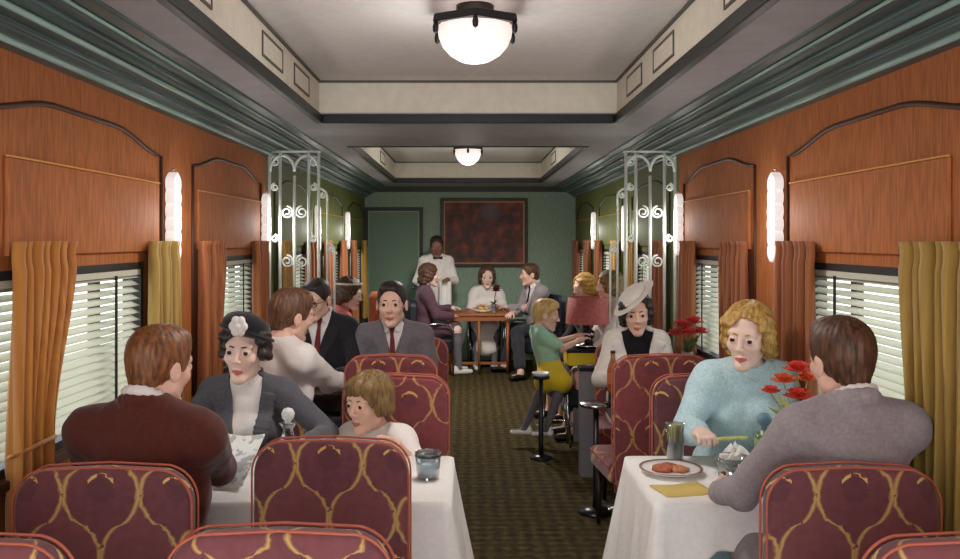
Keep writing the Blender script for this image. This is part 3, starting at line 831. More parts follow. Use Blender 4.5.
# ------------------------------------------------------------------ lounge furniture
def armchair(label, x, y, yaw, m, ztop=.98, w=.52):
    t = thing('lounge_armchair', label, 'chair', (x, y, 0), yaw, 'lounge armchairs')
    bm = bmesh.new(); prism(bm, chair_outline(w, .28, ztop, .09), 'y', -.05, .05); finish('backrest', bm, m, t, bevel=.025, seg=3)
    bm = bmesh.new(); box(bm, -w / 2 + .03, .03, .27, w / 2 - .03, .50, .45); finish('seat', bm, m, t, bevel=.04, seg=4)
    for s in (-1, 1):
        tb('armrest', CHROME, t, [(s * (w / 2 + .0), .0, .62), (s * (w / 2 + .01), .3, .64), (s * (w / 2 + .01), .44, .62), (s * (w / 2 + .01), .49, .55), (s * (w / 2 - .0), .49, .0)], .013)
        tb('leg', CHROME, t, [(s * (w / 2 - .03), -.02, .3), (s * (w / 2 - .03), -.06, 0)], .013)
    return t
armchair('dark lounge armchair under the purple-dressed woman', -.72, 10.42, 75, NAVY, .93)
armchair('dark lounge armchair under the seated man facing sideways at the card table', 1.02, 10.72, 232, NAVY, .97)
armchair('dark lounge armchair behind the white-skirted woman at the card table', .23, 11.44, 180, NAVY, .88, .44)
armchair('dark lounge armchair under the pink-dressed woman by the window', -1.24, 6.98, 90, NAVY, .95)
armchair('brown leather lounge armchair just beyond the pink-dressed woman', -.86, 7.9, 266, LEATH, 1.17)
armchair('dark lounge armchair under the blond woman behind the red lamp', 1.30, 8.05, 258, NAVY, .95)
armchair('dark lounge armchair under the brown-haired person behind the white hat', 1.32, 7.12, 275, NAVY, .95)

def card_table():
    x0, x1, y0, y1, z = at(447, 10.45), at(511, 10.45), 10.42, 10.98, .745
    t = thing('card_table', 'square reddish wood card table before the end wall', 'table', ((x0 + x1) / 2, (y0 + y1) / 2, 0))
    hx, hy = (x1 - x0) / 2, (y1 - y0) / 2
    bx('tabletop', WOODR, t, -hx, -hy, z - .03, hx, hy, z, bevel=.006)
    bx('apron', WOODR, t, -hx + .03, -hy + .02, z - .09, hx - .03, hy - .02, z - .03)
    for sx in (-1, 1):
        for sy in (-1, 1): tb('leg', WOODR, t, [(sx * (hx - .04), sy * (hy - .04), z - .09), (sx * (hx - .04), sy * (hy - .04), 0)], .021, 10, r2=.016)
    tb('leg', WOODR, t, [(.0, -hy + .04, z - .09), (.0, -hy + .04, 0)], .02, 10, r2=.015)
    bx('stretcher', WOODR, t, -hx + .04, -hy + .032, .12, hx - .04, -hy + .05, .15)
card_table()
flowers('flower_vase', 'small vase with one round dark maroon bloom on the card table', (at(494, 10.5), 10.55, .7455), .20, .06,
        [(0.03, 0, .29, .06, mat('maroon_petal', (92, 34, 36), .8)), (.03, .0, .265, .055, mat('maroon_petal', (92, 34, 36), .8)), (.03, .0, .31, .045, mat('maroon_petal', (92, 34, 36), .8))], mat('grey_vase', (110, 106, 108), .4), 8, LEAFD)
t = thing('yellow_fruit_dish', 'small pale dish of yellow fruit on the card table', 'dish', (at(483, 10.62), 10.65, .7455))
lt('dish_body', mat('white_china', (228, 222, 216), .25), t, [(0, 0), (.06, 0), (.11, .03), (.105, .032), (.05, .01), (0, .01)])
for q, (a, r) in enumerate(((0.4, .05), (2.4, .045), (4.4, .05))):
    lt('fruit', mat('yellow_fruit', (206, 164, 78), .5), t, [(0, -.03), (.018, -.024), (.03, 0), (.018, .024), (0, .03)], (r * math.cos(a), r * math.sin(a), .045), 12)

# lamp table with the red-shaded lamp
def lamp_table():
    x0, x1, y = .80, 1.20, 7.05
    t = thing('lamp_table', 'narrow lamp table with yellow edge beside the green-shirted boy', 'table', ((x0 + x1) / 2, y, 0))
    hx = (x1 - x0) / 2
    bx('tabletop', IRON, t, -hx, -.17, .735, hx, .17, .76, bevel=.005)
    bx('yellow_apron', mat('yellow_lacquer', (222, 190, 40), .5), t, -hx + .01, -.16, .63, hx - .01, .16, .735, bevel=.005)
    bx('pedestal', GREYP, t, -hx + .06, -.11, .0, hx - .06, .11, .63, bevel=.006)
lamp_table()
t = thing('table_lamp', 'table lamp with dusty red drum shade and black base', 'lamp', (at(588, 7.05), 7.05, .761))
lt('lamp_shade', mat('dusty_red_shade', (172, 92, 86), .8, .16, 40), t, [(.185, .20), (.165, .415), (.160, .415), (.180, .20)], seg=32)
lt('lamp_base', IRON, t, [(0, 0), (.11, 0), (.11, .02), (.05, .035), (.035, .06), (.055, .09), (.055, .13), (.02, .16), (.015, .2), (.012, .36), (0, .36)], seg=24)
lt('chrome_ring', CHROME, t, [(.11, .012), (.125, .018), (.11, .026)], seg=24)
lt('collar', CHROME, t, [(.055, .10), (.06, .11), (.055, .12)], seg=24)
t = thing('round_stool', 'low stool with red seat and chrome legs under the yellow-shorts boy', 'stool', (.70, 6.88, 0))
lt('seat', mat('stool_red', (150, 70, 66), .6), t, [(0, .44), (.15, .44), (.165, .46), (.165, .50), (.14, .52), (0, .525)], seg=28)
for q in range(4):
    a = PI / 4 + q * PI / 2
    tb('leg', CHROME, t, [(.12 * math.cos(a), .12 * math.sin(a), .45), (.165 * math.cos(a), .165 * math.sin(a), 0)], .011)
tb('foot_ring', CHROME, t, [(.150 * math.cos(q * PI / 12), .150 * math.sin(q * PI / 12), .16) for q in range(24)], .007, 8, True)

# ------------------------------------------------------------------ soft-body figures: blended round shapes meshed by surface nets
f32 = np.float32
class EC:
    """tapering round limb from a to b; s,k widen it along direction s"""
    def __init__(s, a, b, ra, rb=None, lat=None, k=1.0):
        s.a = np.array(a, f32); s.b = np.array(b, f32); s.ra = float(ra); s.rb = float(ra if rb is None else rb)
        d = s.b - s.a; s.L = float(np.linalg.norm(d)) + 1e-6; s.u = d / s.L
        s.lat = None
        if lat is not None and k != 1.0:
            l = np.array(lat, f32); l = l - s.u * l.dot(s.u); s.lat = l / (np.linalg.norm(l) + 1e-9); s.k = k
        R = max(s.ra, s.rb) * max(1.0, k)
        s.lo = np.minimum(s.a, s.b) - R; s.hi = np.maximum(s.a, s.b) + R
    def d(s, P):
        q = P - s.a; t = np.clip(q @ s.u, 0, s.L)
        r = q - t[..., None] * s.u
        if s.lat is not None:
            w = r @ s.lat; r = r - (w * (1 - 1 / s.k))[..., None] * s.lat
        return np.sqrt((r * r).sum(-1)) - (s.ra + (s.rb - s.ra) * t / s.L)
class EL:
    """ellipsoid with axes M rows (right, forward, up) and radii r"""
    def __init__(s, c, r, M=None):
        s.c = np.array(c, f32); s.r = np.array(r, f32); s.M = np.eye(3, dtype=f32) if M is None else np.array(M, f32)
        R = max(r); s.lo = s.c - R; s.hi = s.c + R
    def d(s, P):
        q = (P - s.c) @ s.M.T
        a = q / s.r; k0 = np.sqrt((a * a).sum(-1)) + 1e-9; b = a / s.r; k1 = np.sqrt((b * b).sum(-1)) + 1e-9
        return k0 * (k0 - 1) / k1
class HS:
    """half space: negative behind the plane"""
    def __init__(s, o, n): s.o = np.array(o, f32); n = np.array(n, f32); s.n = n / np.linalg.norm(n); s.lo = s.hi = None
    def d(s, P): return (P - s.o) @ s.n
class AND:
    def __init__(s, *p): s.p = p; s.lo = s.hi = None
    def d(s, P):
        o = s.p[0].d(P)
        for q in s.p[1:]: o = np.maximum(o, q.d(P))
        return o
def smin(a, b, k):
    h = np.clip(.5 + .5 * (b - a) / k, 0, 1); return b + (a - b) * h - k * h * (1 - h)
def smax(a, b, k): return -smin(-a, -b, k)
def evalf(shape, P, C, hd):
    """P: (blocks, n, 3), C: block centres; each piece only touches the blocks near it"""
    D = np.ones(P.shape[:2], f32)
    for op, p, k in shape:
        if callable(op):                         # displacement
            D = D + op(P); continue
        m = np.abs(p.d(C)) < hd * 1.7 + k + .03 if op != '+' else p.d(C) < hd * 1.7 + k + .03
        if op == '&': m = np.ones(len(C), bool)
        if not m.any(): continue
        if op == '-': m = p.d(C) < hd * 1.7 + k + .03
        Q = P[m]; d = p.d(Q)
        if op == '+': D[m] = smin(D[m], d, k) if k > 0 else np.minimum(D[m], d)
        elif op == '-': D[m] = smax(D[m], -d, k) if k > 0 else np.maximum(D[m], -d)
        else: D[m] = smax(D[m], d, k) if k > 0 else np.maximum(D[m], d)
    return D
def sdf_mesh(shape, cell):
    los = [p.lo for op, p, k in shape if op == '+']; his = [p.hi for op, p, k in shape if op == '+']
    lo = np.min(los, 0) - .03; hi = np.max(his, 0) + .03
    B = 8; nb = np.maximum(1, np.ceil((hi - lo) / (cell * B)).astype(int)); n = nb * B
    g = np.stack(np.meshgrid(*[np.arange(x) for x in nb], indexing='ij'), -1).reshape(-1, 3)
    hs = (B - 1) * cell / 2; hd = hs * 1.733 + cell
    C = (lo + g * B * cell + hs).astype(f32)
    Dc = evalf(shape, C[:, None, :], C, hd)[:, 0]
    act = np.abs(Dc) < hd * 1.6 + .02
    off = np.stack(np.meshgrid(*[np.arange(B)] * 3, indexing='ij'), -1).reshape(-1, 3).astype(f32) * cell
    full = np.empty((nb[0], nb[1], nb[2], B, B, B), f32); fl = full.reshape(-1, B ** 3)
    fl[:] = np.where(Dc < 0, -1, 1)[:, None]
    ids = np.where(act)[0]
    for c in range(0, len(ids), 1500):
        q = ids[c:c + 1500]
        P = (C[q] - hs)[:, None, :] + off[None]
        fl[q] = evalf(shape, P.astype(f32), C[q], hd)
    D = full.transpose(0, 3, 1, 4, 2, 5).reshape(n)
    D[0] = D[-1] = 1; D[:, 0] = D[:, -1] = 1; D[:, :, 0] = D[:, :, -1] = 1
    I = D < 0; u = I.astype(np.uint8)
    s = u[:-1] + u[1:]; s = s[:, :-1] + s[:, 1:]; s = s[:, :, :-1] + s[:, :, 1:]
    cells = np.argwhere((s > 0) & (s < 8))
    idx = np.full(s.shape, -1, np.int32); idx[tuple(cells.T)] = np.arange(len(cells))
    acc = np.zeros((len(cells), 3)); cnt = np.zeros(len(cells))
    cor = [(i, j, k) for i in (0, 1) for j in (0, 1) for k in (0, 1)]
    for a in cor:
        for ax in range(3):
            if a[ax]: continue
            b = list(a); b[ax] = 1
            ca = cells + a; cb = cells + b
            da = D[tuple(ca.T)]; db = D[tuple(cb.T)]
            m = (da < 0) != (db < 0)
            t = np.where(m, da / np.where(m, da - db, 1), 0)
            p = np.array(a, float)[None].repeat(len(cells), 0); p[:, ax] += t
            acc[m] += p[m]; cnt[m] += 1
    V = lo + (cells + acc / cnt[:, None]) * cell
    quads = []
    for ax in range(3):
        sl0 = [slice(None)] * 3; sl1 = [slice(None)] * 3
        sl0[ax] = slice(0, -1); sl1[ax] = slice(1, None)
        e = np.argwhere(I[tuple(sl0)] != I[tuple(sl1)])
        b_, c_ = (ax + 1) % 3, (ax + 2) % 3
        ob = np.zeros(3, int); ob[b_] = 1; oc = np.zeros(3, int); oc[c_] = 1
        q = np.stack([idx[tuple((e - ob - oc).T)], idx[tuple((e - oc).T)], idx[tuple(e.T)], idx[tuple((e - ob).T)]], 1)
        neg = I[tuple(e.T)]
        q[~neg] = q[~neg][:, ::-1]
        quads.append(q)
    return V, np.concatenate(quads)
def np_mesh(name, V, Q, mats, parent, matidx=None, origin=(0, 0, 0)):
    me = bpy.data.meshes.new(name)
    o3 = np.array(origin, float)
    me.vertices.add(len(V)); me.vertices.foreach_set('co', (V - o3).astype(f32).ravel())
    me.loops.add(len(Q) * 4); me.loops.foreach_set('vertex_index', Q.astype(np.int32).ravel())
    me.polygons.add(len(Q)); me.polygons.foreach_set('loop_start', np.arange(0, len(Q) * 4, 4, dtype=np.int32))
    me.polygons.foreach_set('use_smooth', np.ones(len(Q), bool))
    for m in mats: me.materials.append(m)
    if matidx is not None: me.polygons.foreach_set('material_index', matidx.astype(np.int32))
    me.update(); me.validate()
    o = link(name, me, parent)
    if parent is not None: o.location = Vector(origin) - parent.location
    return o
def nrm(v): v = np.array(v, float); return v / (np.linalg.norm(v) + 1e-9)
def wrinkle(amp, f=1.0, seed=0.0):
    def fn(P):
        x, y, z = P[..., 0] * f, P[..., 1] * f, P[..., 2] * f
        a = np.sin(31 * x + 17 * z + 2.2 * np.sin(19 * y + seed) + seed) + np.sin(27 * y - 23 * z + 2 * np.sin(23 * x + seed)) + .6 * np.sin(61 * z + 29 * x - 33 * y + seed)
        return (amp * a / 2).astype(f32)
    return fn
def curls(amp, f=1.0, seed=0.0):
    def fn(P):
        x, y, z = P[..., 0] * f, P[..., 1] * f, P[..., 2] * f
        a = np.sin(150 * x + 3 * np.sin(60 * z + seed)) * np.sin(150 * y + 2 * np.sin(70 * z)) + .8 * np.sin(110 * z + 60 * (x + y) + seed)
        return (amp * a).astype(f32)
    return fn
def hairmat(name, a, b_): return mat(name, a, .5, rgb2=b_, noise=.2, nscale=26, stretch=(3, 3, .7), spec=.4)

def person(label, hip, head, yaw, hyaw=None, hpitch=0, hroll=0, hs=1.0, S=1.0, female=False, skin=SKIN, lips=LIPN,
           hands=(None, None), elbows=(None, None), grip=((.5, None), (.5, None)), legs='sit', cell=.006, top=None, hair=None, hairm=None, trousers=None,
           skirt=None, shoes=None, extras=(), brows=True, child=False, legm=None, shw=None):
    """hip, head: where the pelvis and the middle of the head are; yaw: which way the body faces (0 = away from the viewer, clockwise)"""
    hyaw = yaw if hyaw is None else hyaw
    root = thing('person', label, 'person', (hip[0], hip[1], 0))
    ra = lambda d: math.radians(d)
    f = np.array((math.sin(ra(yaw)), math.cos(ra(yaw)), 0)); r = np.array((math.cos(ra(yaw)), -math.sin(ra(yaw)), 0)); z3 = np.array((0, 0, 1.0))
    hf = np.array((math.sin(ra(hyaw)), math.cos(ra(hyaw)), 0)); hr = np.array((math.cos(ra(hyaw)), -math.sin(ra(hyaw)), 0)); hu = z3.copy()
    p = ra(hpitch); hf, hu = hf * math.cos(p) - hu * math.sin(p), hu * math.cos(p) + hf * math.sin(p)
    p = ra(hroll); hr, hu = hr * math.cos(p) + hu * math.sin(p), hu * math.cos(p) - hr * math.sin(p)
    hc = np.array(head, float); hip = np.array(hip, float)
    HM = np.array([hr, hf, hu])
    Hd = lambda x, y, z: hc + hs * (x * hr + y * hf + z * hu)
    def hel(c, rr): return EL(Hd(*c), [q * hs for q in rr], HM)
    def hec(a, b_, r0, r1=None): return EC(Hd(*a), Hd(*b_), r0 * hs, (r0 if r1 is None else r1) * hs)
    nb = Hd(0, -.03, -.118 if not child else -.108) - .012 * z3 - .015 * f                     # neck base
    up = nrm(nb - hip); tf = nrm(f - up * f.dot(up)); L = np.linalg.norm(nb - hip)
    sw = (shw or (.158 if female else .182)) * S
    sl = nb - up * .066 * S - r * sw; sr = nb - up * .066 * S + r * sw
    T = lambda x, y, z: hip + x * r + y * tf + z * up                  # torso frame
    # ---- joints of the arms
    la, lf = .285 * S, .25 * S
    arms = []
    for i, (sh, sd) in enumerate(((sl, -1), (sr, 1))):
        h = hands[i]
        wr = np.array(h, float) if h is not None else hip + f * .34 * S + r * sd * .10 * S + z3 * .13 * S
        hint = np.array(elbows[i], float) if elbows[i] is not None else r * sd * .5 - z3 * .7 - f * .3
        v = wr - sh; D_ = np.linalg.norm(v)
        if D_ > (la + lf) * .985: k_ = D_ / ((la + lf) * .985); a1, a2 = la * k_, lf * k_
        else: a1, a2 = la, lf
        x_ = (a1 * a1 - a2 * a2 + D_ * D_) / (2 * D_); y_ = math.sqrt(max(0, a1 * a1 - x_ * x_))
        vn = v / D_; hn = nrm(hint - vn * hint.dot(vn))
        arms.append((sh, sh + vn * x_ + hn * y_, wr))
    # ---- joints of the legs
    lg = []
    for i, sd in ((0, -1), (1, 1)):
        hj = hip + r * sd * .088 * S
        if legs == 'sit':
            kn = hj + f * .40 * S + r * sd * .03 + z3 * .01; an = np.array((kn[0], kn[1], .085)) + f * .03
            td = f
        elif legs == 'stand':
            kn = hip + r * sd * .09 * S + z3 * (-.44 * S) + f * .02; an = np.array((hip[0], hip[1], .085)) + r * sd * .10 * S; td = f
        else:
            kn, an, td = [np.array(q, float) for q in legs[i]]; td = nrm(td)
        lg.append((hj, kn, an, td))
    def torso(inf):
        w = 1.0 if not female else .93
        o = []
        A = lambda a, b_, r0, r1, k, kk=.05: o.append(('+', EC(a, b_, r0 * S + inf, r1 * S + inf, r, k), kk))
        A(T(0, -.0, -.02 * S), T(0, 0, .10 * S), .112, .108, 1.42 if female else 1.32)
        A(T(0, .0, .10 * S), T(0, .012 * S, L * .55), .104 * w, .108 * w, 1.22 if female else 1.34)
        A(T(0, .012 * S, L * .52), T(0, -.005, L - .135 * S), .112 * w, .098 * w, 1.36 if female else 1.5)
        o.append(('+', EC(sl * .93 + sr * .07, sr * .93 + sl * .07, .060 * S * w + inf), .05))
        for s_ in (sl, sr): o.append(('+', EC(nb + up * .005, s_ + (nb - s_) * .12 + up * .010, .050 * S * w + inf, .05 * S * w + inf), .04))
        if female and not child:
            for sd in (-1, 1): o.append(('+', EL(T(sd * .075 * S, .092 * S, L - .21 * S), [.054 * S + inf] * 3), .045))
        return o
    def arm(i, inf, end=1.0, fl=0.0):
        s_, e_, w_ = arms[i]; g = .90 if female else 1.0
        o = [('+', EC(s_, e_, .055 * S * g + inf, .043 * S * g + inf), .035)]
        if end > .5:
            t = min(1.0, (end - .5) * 2)
            o.append(('+', EC(e_, e_ + (w_ - e_) * t, .043 * S * g + inf, (.043 + (.029 - .043) * t) * S * g + inf + fl), .02))
        else:
            o[0] = ('+', EC(s_, s_ + (e_ - s_) * end * 2, .055 * S * g + inf, .048 * S * g + inf + fl), .035)
        return o
    def leg(i, inf, end=1.0, fl=0.0):
        h_, k_, a_, _ = lg[i]
        o = [('+', EC(h_, k_, .088 * S + inf, .060 * S + inf), .05)]
        if end > .5:
            t = min(1.0, (end - .5) * 2); m_ = k_ + (a_ - k_) * .3
            e1 = k_ + (a_ - k_) * t
            o.append(('+', EC(k_, m_ if t > .3 else e1, .058 * S + inf, .057 * S + inf), .03))
            if t > .3: o.append(('+', EC(m_, e1, .057 * S + inf, (.057 + (.036 - .057) * t) * S + inf + fl), .03))
        else: o[0] = ('+', EC(h_, h_ + (k_ - h_) * end * 2, .088 * S + inf, .068 * S + inf + fl), .05)
        return o
    # ---- the body: one surface
    nk = .050 * S * (.88 if female else 1.0) * (hs / max(S, .8)) ** .3
    if child: nk = .042
    body = torso(0.0) + arm(0, 0) + arm(1, 0) + leg(0, 0) + leg(1, 0)
    for i in (0, 1):
        h_, k_, a_, td = lg[i]; q = np.array((a_[0], a_[1], .04 * S)) if legs in ('sit', 'stand') else a_ - z3 * .04 * S
        body += [('+', EC(q - td * .04 * S, q + td * .14 * S, .036 * S, .026 * S), .03), ('+', EC(a_, q - td * .02, .036 * S, .034 * S), .02)]
    # hands
    for i, sd in ((0, -1), (1, 1)):
        s_, e_, w_ = arms[i]; curl, pn = grip[i]
        d = nrm(w_ - e_)
        pn = nrm(np.array(pn, float)) if pn is not None else nrm(-z3 + .2 * f - r * sd * .1)
        pn = nrm(pn - d * pn.dot(d)); sdv = nrm(np.cross(pn, d)) * 1.0
        thumb = sdv if (sdv.dot(r) * sd < 0) else -sdv                   # thumb towards the body's middle line
        hsz = S * (.93 if female else 1.0) * (1.0 if not child else 1.05)
        W_ = lambda a, b_, c: w_ + hsz * (a * d + b_ * thumb + c * pn)
        body += [('+', EC(W_(-.01, 0, 0), W_(.03, 0, 0), .026 * hsz, .027 * hsz, sdv, 1.25), .02),
                 ('+', EC(W_(.025, .0, .0), W_(.075, .0, .004), .0165 * hsz, .0145 * hsz, sdv, 2.35), .015)]
        fr = max(.0085 * hsz, cell * .95)
        for q, (yy, ln) in enumerate(((.030, .070), (.010, .078), (-.011, .072), (-.030, .056))):
            pt = W_(.080, yy, .003); ang = 0.0; ln *= hsz
            for seg, fr_ in ((.42, 1.0), (.32, .93), (.26, .85)):
                ang += curl * (.55 if seg > .4 else .75)
                nx = pt + ln * seg * (d * math.cos(ang) + pn * math.sin(ang)) + thumb * yy * .06
                body.append(('+', EC(pt, nx, fr * fr_ + .0006, fr * fr_), .004 if seg < .4 else .010)); pt = nx
        t0, t1, t2 = W_(.018, .024, .006), W_(.052, .050, .018), W_(.082, .054, .030 + .014 * curl)
        body += [('+', EC(t0, t1, .0145 * hsz, fr * 1.2), .012), ('+', EC(t1, t2, fr * 1.15, fr), .006)]
    # head
    jw = .82 if (female or child) else 1.0
    body.append(('+', EC(nb - up * .02, Hd(0, -.026, -.060), nk * 1.08, nk), .018))
    body += [('+', hel((0, -.012, .035), (.077, .097, .088)), .02), ('+', hel((0, .027, -.022), (.0585 if jw < 1 else .061, .066, .080)), .025)]
    for sd in (-1, 1):
        body += [('+', hec((sd * .044 * jw, .0, -.062), (sd * .011, .066, -.099), .024 * (.9 if jw < 1 else 1), .0185), .020),
                 ('+', hel((sd * .037, .064, -.020), (.023, .020, .022)), .018)]
    body += [('+', hel((0, .072, -.099), (.021 * jw, .018, .016)), .015), ('+', hec((-.04, .075, .030), (.04, .075, .030), .0125), .02)]
    for sd in (-1, 1): body.append(('-', hel((sd * .032, .099, .007), (.019, .016, .012)), .012))
    nl = .88 if (female or child) else 1.0
    body += [('+', hec((0, .088, .018), (0, .103 + .008 * nl, -.024), .0066, .0105 * nl), .009), ('+', hel((-.010, .098, -.029), (.0085, .010, .0075)), .006), ('+', hel((.010, .098, -.029), (.0085, .010, .0075)), .006)]
    for sd in (-1, 1):
        body += [('+', hec((0, .0925, -.0615), (sd * .020, .083, -.0645), .0056, .0036), .006), ('+', hec((0, .0915, -.0725), (sd * .017, .0835, -.0690), .0062, .0036), .006)]
        body += [('+', hel((sd * .079, -.012, -.008), (.010, .021, .032)), .006), ('-', hel((sd * .090, -.006, -.005), (.007, .010, .016)), .006)]
        body += [('+', hel((sd * .032, .0805, .006), (.0172, .0156, .0155)), .004), ('-', hel((sd * .032, .099, .0055), (.0158, .0145, .0050)), .002)]
    body.append(('-', hec((-.019, .098, -.0665), (.019, .098, -.0665), .0026), .002))
    V, Q = sdf_mesh(body, cell)
    mid = V[Q].mean(1); lc = (mid - hc) @ HM.T / hs
    lipm = (np.abs(lc[:, 0]) < .0205) & (lc[:, 1] > .078) & (lc[:, 2] > -.0780 + np.abs(lc[:, 0]) * .35) & (lc[:, 2] < -.0575 - np.abs(lc[:, 0]) * .12)
    mats_ = [skin, lips]; mi = lipm.astype(int)
    if legm is not None:                                                # stockings below the knee hem
        mats_.append(legm); mi[(mid[:, 2] < hip[2] - .02) & (np.linalg.norm(mid - hc, axis=1) > .35)] = 2
    np_mesh('body', V, Q, mats_, root, mi, hip * (1, 1, 0))
    bodyshape = body
    # eyes and brows
    for sd in (-1, 1):
        bm = bmesh.new(); M = Matrix.Translation(Vector(Hd(sd * .032, .0815, .006))) @ Matrix([list(row) + [0] for row in HM.T] + [[0, 0, 0, 1]]) @ Matrix.Rotation(-PI / 2, 4, 'X')
        bmesh.ops.create_uvsphere(bm, u_segments=18, v_segments=14, radius=.0142 * hs)
        for fc in bm.faces:
            c = fc.calc_center_median().normalized(); fc.material_index = 1 if c.z > .85 else 0
        bmesh.ops.transform(bm, matrix=Matrix.Translation(-Vector((hip[0], hip[1], 0))) @ M, verts=bm.verts)
        me = bpy.data.meshes.new('eye'); bm.to_mesh(me); bm.free(); me.materials.append(EYEW); me.materials.append(IRIS)
        me.polygons.foreach_set('use_smooth', [True] * len(me.polygons)); link('eye', me, root)
    o3 = np.array((hip[0], hip[1], 0))
    if brows:
        bm = bmesh.new()
        for sd in (-1, 1):
            tube(bm, [Hd(sd * .014, .0900, .0265) - o3, Hd(sd * .026, .0900, .0300) - o3, Hd(sd * .040, .0825, .0290) - o3, Hd(sd * .051, .073, .0215) - o3], .0034 * hs, 6)
        finish('eyebrows', bm, hairm, root, smooth=True)
    # ---- hair
    def put(name, shape, m, c=cell, label=None):
        V, Q = sdf_mesh(shape, c)
        if len(Q) == 0: return None
        o = np_mesh(name, V, Q, m if isinstance(m, list) else [m], root, None, hip * (1, 1, 0))
        if label: o['label'] = label
        return o
    def strands(amp):
        def fn(P):
            q = (P - hc.astype(f32)) @ HM.T.astype(f32) / hs
            az = np.arctan2(q[..., 0], q[..., 1] + .03); el = q[..., 2] * 30
            return (amp * hs * (np.sin(az * 23 + 1.6 * np.sin(el * .5)) * .5 + np.sin(az * 11 + q[..., 1] * 40 + 1.5) * .5 + .35 * np.sin(az * 51 + el))).astype(f32)
        return fn
    def waves(amp):
        def fn(P):
            q = (P - hc.astype(f32)) @ HM.T.astype(f32) / hs
            az = np.arctan2(q[..., 0], q[..., 1] + .03); el = q[..., 2]
            return (amp * hs * (np.sin(el * 150 + 2.2 * np.sin(az * 2.5)) * .7 + .45 * np.sin(az * 27 + el * 60) )).astype(f32)
        return fn
    face = ('-', hel((0, .078, -.028), (.062, .062, .088)), .008)
    def plane(y0, z0, y1, z1): return HS(Hd(0, y0, z0), (-(hf * (-(z1 - z0)) + hu * (y1 - y0))) * (1 if y1 > y0 else -1))
    if hair:
        hh = []
        if hair == 'short' or hair == 'slick':
            e = .004 if hair == 'short' else .002
            hh = [('+', hel((0, -.014, .034), (.079 + e, .099 + e, .088 + e)), .01), ('+', hel((0, -.006, .066), (.074 + e, .095 + e, .062 + e) if hair == 'short' else (.072, .094, .060)), .02), ('+', hec((0, -.05, -.02), (0, -.046, -.075), .054, .043), .02), ('+', hel((0, .036, .100 if hair == 'short' else .094), (.056, .050, .024 if hair == 'short' else .015)), .03),
                  ('&', plane(-.10, -.074, .05, -.022), .010), ('-', hel((0, .096, -.018), (.074, .084, .094 if hair == 'short' else .100)), .010), ('-', hel((-.084, -.004, -.022), (.024, .024, .038)), .006), ('-', hel((.084, -.004, -.022), (.024, .024, .038)), .006), (strands(.0022 if hair == 'short' else .001), None, 0)]
            hh = hh[:4] + hh[4:]
        elif hair == 'bowl':
            hh = [('+', hel((0, -.012, .036), (.092, .110, .102)), .01), ('+', hel((-.07, -.01, -.02), (.035, .06, .05)), .03), ('+', hel((.07, -.01, -.02), (.035, .06, .05)), .03),
                  ('+', hel((0, .050, .078), (.070, .048, .036)), .02), ('-', hel((-.006, .085, -.044), (.071, .085, .096)), .008), ('&', plane(-.12, -.060, .09, -.035), .015), (strands(.0045), None, 0)]
        elif hair in ('wave', 'bob', 'bun', 'hatwave'):
            hh = [('+', hel((0, -.014, .040), (.091, .109, .099)), .01)]
            for sd in (-1, 1):
                hh += [('+', hel((sd * .076, -.006, -.010), (.026, .052, .052)), .02), ('+', hel((sd * .066, .036, .058), (.028, .036, .034)), .02)]
                if hair != 'bun': hh += [('+', hel((sd * .062, -.055, -.060), (.036, .045, .040)), .02)]
            if hair == 'bun': hh.append(('+', hel((0, -.108, -.02), (.05, .045, .05)), .015))
            else: hh.append(('+', hel((0, -.085, -.050), (.066, .042, .048)), .02))
            hh += [('&', plane(-.12, -.105, .09, -.07) if hair != 'hatwave' else plane(-.12, -.055, .09, -.015), .012), ('-', hel((-.010, .084, -.014), (.067, .066, .104)), .010), (waves(.0042), None, 0)]
        put('hair', hh, hairm, min(cell, .005))
    # ---- clothing
    ctx = dict(hip=hip, nb=nb, up=up, r=r, tf=tf, f=f, L=L, S=S, T=T, torso=torso, arm=arm, leg=leg, arms=arms, lg=lg, put=put, Hd=Hd, hel=hel, hec=hec, plane=plane, root=root, cell=cell, hc=hc, HM=HM, hs=hs, o3=o3, nk=nk, hr=hr, hf=hf, hu=hu, female=female)
    if top: top(ctx)
    if trousers is not None:
        sh = [('+', EC(T(0, 0, -.02 * S), T(0, 0, .07 * S), .112 * S + .012, .108 * S + .010, r, 1.34), .05)] + leg(0, .014, .93, .012) + leg(1, .014, .93, .012) + [(wrinkle(.0035, 1, 3), None, 0)]
        put('trousers', sh, trousers, max(cell, .007))
    if skirt is not None:
        m_, end = skirt
        h0, k0 = lg[0][0], lg[0][1]; h1, k1 = lg[1][0], lg[1][1]
        hm, km = (h0 + h1) / 2, (k0 + k1) / 2; am = (lg[0][2] + lg[1][2]) / 2
        sh = [('+', EC(T(0, 0, -.02 * S), T(0, 0, .10 * S), .112 * S + .014, .104 * S + .008, r, 1.42), .05),
              ('+', EC(hm, km, .10 * S + .012, .088 * S + .012, r, 1.75), .04), ('+', EC(km, km + (am - km) * end, .085 * S, .092 * S, r, 1.8), .03), (wrinkle(.005, .8, 2), None, 0)]
        put('skirt', sh, m_, max(cell, .007))
    if shoes is not None:
        for i in (0, 1):
            h_, k_, a_, td = lg[i]; q = np.array((a_[0], a_[1], .04 * S)) if legs in ('sit', 'stand') else a_ - z3 * .04 * S
            put('shoe', [('+', EC(q - td * .045 * S - z3 * .004, q + td * .15 * S - z3 * .008, .042 * S, .031 * S, np.cross(td, z3), 1.15), .02), ('+', EC(q - td * .03 * S, q - td * .03 * S + z3 * .03, .044 * S, .042 * S), .02),
                         ('&', HS((0, 0, q[2] - .036 * S), (0, 0, -1)), .004)], shoes, min(cell, .006))
    for ex in extras: ex(ctx)
    return root

